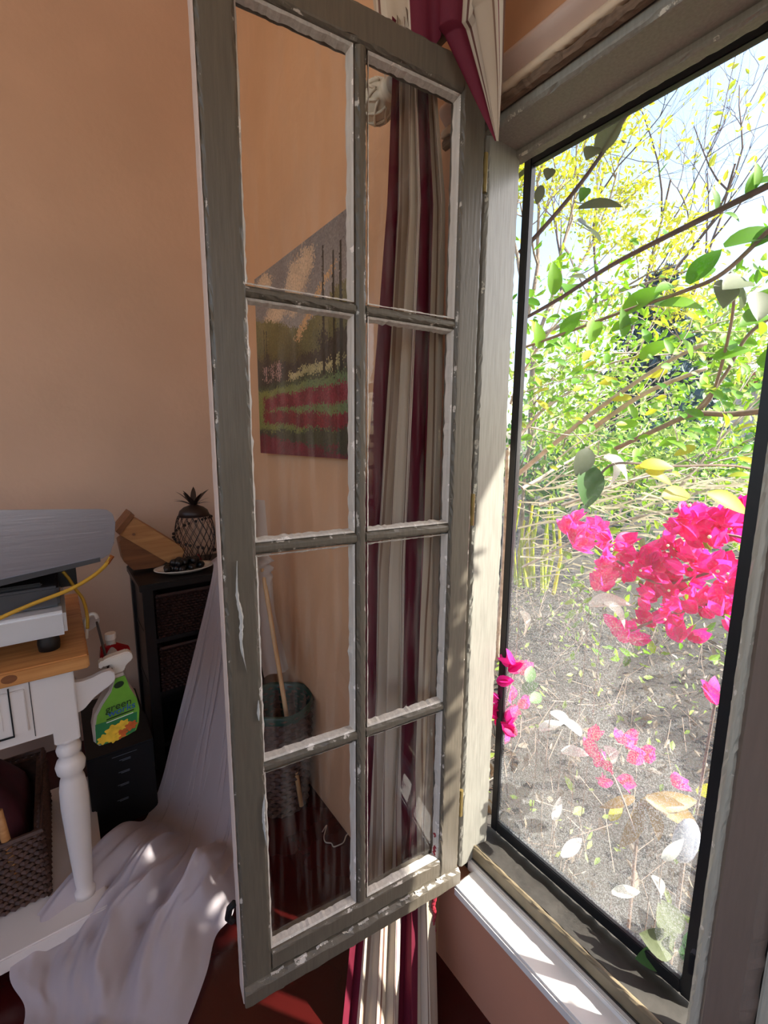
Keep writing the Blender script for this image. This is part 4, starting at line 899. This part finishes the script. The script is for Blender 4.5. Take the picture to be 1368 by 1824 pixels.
# --- a dark drooping leaf spray in mid window
dl = thing('drooping_sprig', far(1080, 860, 1.2), 'drooping sprig with one dark and one white sunlit leaf', 'sprig')
obj('stem', *tube(catmull([(far(1470, 900, 1.5)[0], far(1470, 900, 1.5)[1], GZ), far(1460, 900, 1.5), far(1340, 835, 1.35), far(1200, 830, 1.25), far(1130, 825, 1.2), (far(1085, 830, 1.2)), far(1050, 870, 1.2)], 5), .003, 5), 'bark', dl)
DK = mesh('leaf', *leaf_shape(1., .36, .2, 7, .3), 'leaf_deep', smooth=True)
leaf_at(dl, LD, 1050, 800, 1.2, 44, 240, .2, .3); leaf_at(dl, DK, 1050, 828, 1.2, 62, 266, .2, .2); leaf_at(dl, LW, 1075, 815, 1.2, 48, -25, .2, .6); leaf_at(dl, LW, 1090, 825, 1.2, 40, -60, .3, .6); leaf_at(dl, LY, 1140, 830, 1.2, 46, 5, .2, .6); leaf_at(dl, LY, 1150, 840, 1.2, 40, -20, .2, .6)
leaf_at(dl, LY, 1180, 885, 1.25, 56, 12, .2, .5); leaf_at(dl, LY, 1260, 880, 1.25, 58, -20, .2, .5)
# --- bougainvillea
bv = thing('bougainvillea', far(1150, 1150, 1.5)*np.array([1, 1, 0])+np.array([0, 0, GZ]), 'magenta bougainvillea in bloom just outside the insect screen', 'shrub')
FM = []
for s in range(4):
    parts = []
    for k in range(3):
        V, F = leaf_shape(1., .42, -.35-.1*s, 5, .3+.1*s); a = k*2*pi/3+.3*s; e = radians(35+8*s+12*k)
        Rm = np.array(Matrix.Rotation(a, 3, 'Z') @ Matrix.Rotation(-e, 3, 'Y')); parts.append(((np.array(V)@Rm.T).tolist(), F))
    V, F = join(*parts); FM.append(mesh('flower', V, F, 'magenta', smooth=True))
def flower(px, py, d, spx): return place('flower', FM[rng.integers(0, 4)], bv, far(px, py, d), tuple(rng.uniform(-1.2, 1.2, 2))+(rng.uniform(0, 6.28),), spx/FPX*d*.62)
CL = [(1045, 955, 38, 34, 22), (1090, 975, 26, 26, 10), (1120, 1010, 60, 40, 28), (1170, 1000, 40, 45, 22), (1230, 935, 36, 30, 22), (1265, 950, 40, 36, 24), (1310, 945, 26, 30, 14), (1200, 1050, 60, 36, 26), (1180, 1090, 46, 36, 20), (1260, 1010, 46, 26, 18), (1270, 1070, 40, 44, 16), (1300, 1050, 24, 30, 8), (1105, 1130, 22, 22, 8), (1210, 1145, 20, 10, 4), (1310, 1110, 20, 20, 5), (1060, 1040, 30, 20, 8)]
for (cx, cy, sx, sy, n) in CL:
    for k in range(int(n*.78)):
        flower(cx+sx*.8*rng.uniform(-1, 1), cy+sy*.8*rng.uniform(-1, 1), rng.uniform(1.35, 1.65), rng.uniform(30, 56))
V = mesh('pistil', *sphere((0, 0, 0), .006, 6, 4), 'pistil')
for k in range(12): cx, cy, sx, sy, n = CL[k % 14]; place('pistil', V, bv, far(cx+sx*.6*rng.normal(), cy+sy*.6*rng.normal(), 1.33), (0, 0, 0), rng.uniform(.4, .8))
for pp in ([(1420, 1000, 1.5), (1300, 1010, 1.5), (1180, 1040, 1.5), (1100, 1000, 1.5), (1040, 960, 1.5)], [(1420, 1000, 1.5), (1330, 960, 1.5), (1240, 945, 1.5)], [(1420, 1040, 1.5), (1290, 1070, 1.5), (1180, 1100, 1.5), (1110, 1130, 1.5)]):
    p3 = [far(*q) for q in pp]; root = far(1480, 1100, 1.5); obj('branch', *tube(catmull([(root[0], root[1], GZ), root]+p3, 5), .004, 5), 'bark', bv)
P = np.array([far(rng.uniform(1000, 1330), rng.uniform(930, 1180), rng.uniform(1.5, 1.9)) for _ in range(260)]); leaves(P, .035, 'foliage', 'leaf_mid', bv)
# low sprigs close to the window
b2 = thing('bougainvillea_sprig', far(905, 1330, 1.12), 'magenta bougainvillea sprig against the left screen bar', 'flowers')
def fl2(par, px, py, d, s): return place('flower', FM[rng.integers(0, 4)], par, far(px, py, d), tuple(rng.uniform(-1.2, 1.2, 2))+(rng.uniform(0, 6.28),), s/FPX*d*.62)
for (px, py) in ((905, 1195), (918, 1185), (925, 1200), (885, 1215), (890, 1245), (910, 1250), (925, 1260), (886, 1280), (892, 1300), (888, 1325), (905, 1290), (920, 1310), (882, 1265), (915, 1275)): fl2(b2, px, py, rng.uniform(1.10, 1.2), rng.uniform(40, 58))
obj('stem', *tube(catmull([far(905, 1420, 1.15), far(895, 1300, 1.15), far(915, 1190, 1.15)], 5), .003, 5), 'bark', b2)
for (px, py, a) in ((930, 1230, 40), (940, 1215, 60), (945, 1250, 20)): leaf_at(b2, DK, px, py, 1.15, 30, a)
b3 = thing('bougainvillea_sprig', far(1110, 1390, 1.15), 'magenta bougainvillea sprig low behind the middle of the screen', 'flowers')
for (px, py) in ((1050, 1320), (1105, 1325), (1118, 1335), (1130, 1320), (1145, 1345), (1125, 1350), (1060, 1365), (1075, 1385), (1100, 1385), (1090, 1370), (1055, 1350), (1155, 1340), (1065, 1395)): fl2(b3, px, py, rng.uniform(1.12, 1.2), rng.uniform(34, 52))
obj('stem', *tube(catmull([far(1130, 1480, 1.18), far(1100, 1400, 1.18), far(1060, 1320, 1.18)], 5), .003, 5), 'bark', b3)
leaf_at(b3, LW, 1075, 1330, 1.13, 60, -50, .1, .7); leaf_at(b3, LW, 1035, 1310, 1.13, 40, 130, .1, .7)
b4 = thing('bougainvillea_sprig', far(1275, 1260, 1.2), 'two magenta blooms low beside the right screen bar', 'flowers')
for (px, py) in ((1272, 1240), (1278, 1255), (1195, 1388)): fl2(b4, px, py, 1.2, 46)
obj('stem', *tube(catmull([far(1240, 1450, 1.22), far(1260, 1330, 1.22), far(1276, 1240, 1.21)], 5), .003, 5), 'bark', b4)
# undergrowth and litter on the bed
ug = thing('undergrowth', (1.2, 1.0, GZ), 'tangle of twigs and weeds over the garden bed', 'plants')
tw, P = [], []
for k in range(420):
    x, y = rng.uniform(.5, 3.0), rng.uniform(.35, 2.6); h = rng.uniform(.04, .28)*min(1, x); a = rng.uniform(0, 6.28); b = (x+h*1.3*cos(a), y+h*1.3*sin(a), GZ+h)
    tw.append(tube([(x, y, GZ), ((x+b[0])/2+.05*rng.normal(), (y+b[1])/2+.05*rng.normal(), GZ+h*.65), b], .0016, 3, caps=False)); P.append(b)
obj('twigs', *join(*tw), 'bark', ug)['kind'] = 'stuff'
leaves(np.array(P)[rng.integers(0, len(P), 700)]+.05*rng.normal(size=(700, 3)), .035, 'foliage', 'leaf_olive', ug)
P = np.c_[rng.uniform(.25, 3.5, 2600), rng.uniform(.2, 3.2, 2600), GZ+.02+.03*rng.random(2600)]
o = leaves(P, .045, 'leaf_litter', 'litter', None); tag(o, 'scattered dry leaf litter covering the garden bed', 'leaf litter')
pl_ = [(1050, 1080, 1.3, 62, 20), (1075, 1075, 1.3, 50, -30), (925, 1090, 1.3, 50, -50), (980, 1270, 1.15, 46, -20), (960, 1300, 1.15, 40, 30), (1000, 1340, 1.15, 44, 10), (985, 1460, 1.1, 36, 60), (1000, 1525, 1.1, 50, 30), (1090, 1590, 1.1, 44, 15), (1160, 1560, 1.08, 44, -50), (1180, 1530, 1.08, 40, 50)]
pw = thing('pale_leaved_weed', (.75, .8, GZ), 'straggly weed with pale sunlit leaves close behind the insect screen', 'plant')
for (px, py, d, s, a) in pl_:
    leaf_at(pw, LW, px, py, d, s, a, .2, .8); q = far(px, py, d); obj('stem', *tube(catmull([(q[0]*.6+.75*.4, q[1]*.6+.8*.4, GZ), (q[0]+.03, q[1]+.02, (q[2]+GZ)/2), q], 4), .0015, 4), 'bark', pw)
od = thing('orange_leaf_plant', far(1140, 1480, 1.25)*np.array([1, 1, 0])+np.array([0, 0, GZ]), 'plant with long orange-brown leaves low in the garden bed', 'plant')
for (px, py, s, a, me) in ((1140, 1430, 80, 250, LO), (1140, 1430, 90, 10, LO), (1150, 1420, 100, -20, LO), (1150, 1430, 70, 300, LO), (1130, 1420, 50, 190, LO), (1085, 1460, 36, 40, LY), (1240, 1410, 40, 10, LY)): leaf_at(od, me, px, py, 1.25, s, a, .2, .6)
obj('stem', *tube([(ORG[od][0], ORG[od][1], GZ), far(1140, 1430, 1.25)], .005, 6), 'bark', od)
cp = far(1222, 1498, 1.15); cc = thing('cactus_pad', (cp[0], cp[1], GZ), 'blue-grey oval cactus pad beside the right screen bar', 'cactus')
V = [];
for i in range(9):
    for k in range(16):
        th = pi*i/8; a = 2*pi*k/16; V.append((cp[0]+.025*sin(th)*cos(a), cp[1]-.025*sin(th)*cos(a)*.7+.012*sin(th)*sin(a), cp[2]+.06*cos(th)))
obj('pad', V, [(i*16+k, i*16+(k+1) % 16, (i+1)*16+(k+1) % 16, (i+1)*16+k) for i in range(8) for k in range(16)], 'cactus', cc, smooth=True)
obj('stalk', *tube([(cp[0], cp[1], GZ), (cp[0], cp[1], cp[2]-.055)], .005, 8), 'bark', cc)
# leafy weed at the sill's right end
wd = thing('leafy_weed', (.19, .235, .33), 'dusty green weed poking in at the end of the outer sill', 'plant')
for (px, py, s, a, me) in ((1195, 1680, 50, 100, LD), (1200, 1690, 60, 150, LD), (1210, 1700, 44, 20, DK), (1190, 1700, 50, 180, DK), (1215, 1660, 44, 120, LD), (1205, 1730, 50, 200, DK), (1215, 1740, 44, 250, DK), (1220, 1690, 40, 60, DK)):
    p = at(px, py, 'x', .185); leaf_at(wd, me, px, py, math.hypot(p[0]-EYE[0], p[1]-EYE[1]), s, a, .2, .5)
obj('stem', *tube([(.19, .235, .335), (.19, .24, .40), (.186, .245, .43)], .003, 6), 'leaf_deep', wd)
# added shrub, out of view: leaves placed to block sun from the cloth indoors
c9 = np.array([.72, -.75, GZ]); ts = tree('sun_block_shrub', 'unseen shrub added outside the neighbouring window to block the sun', 'shrub', c9, [((.72, -.75, .9), (.68, -.60, 1.9)), ((.72, -.8, .8), (.7, -.95, 2.1)), ((.7, -.75, .7), (.65, -.70, 1.4)), ((.72, -.8, 1.0), (.75, -1.1, 1.9))], 'leaf_deep', .1, 0, 'bark', depth=0, r0=.016, spread=.2)
P = []
while len(P) < 5400:
    p = (rng.uniform(.50, .66), rng.uniform(-1.25, -.22), rng.uniform(.85, 2.4))
    if (p[2] < 1.58 and p[1] > -.64) or (p[2] < 1.85 and p[1] > -.34): continue  # foliage cut away so sun still reaches jamb, sill and hinge stile
    P.append(p)
leaves(P, .085, 'foliage', 'leaf_deep', ts)
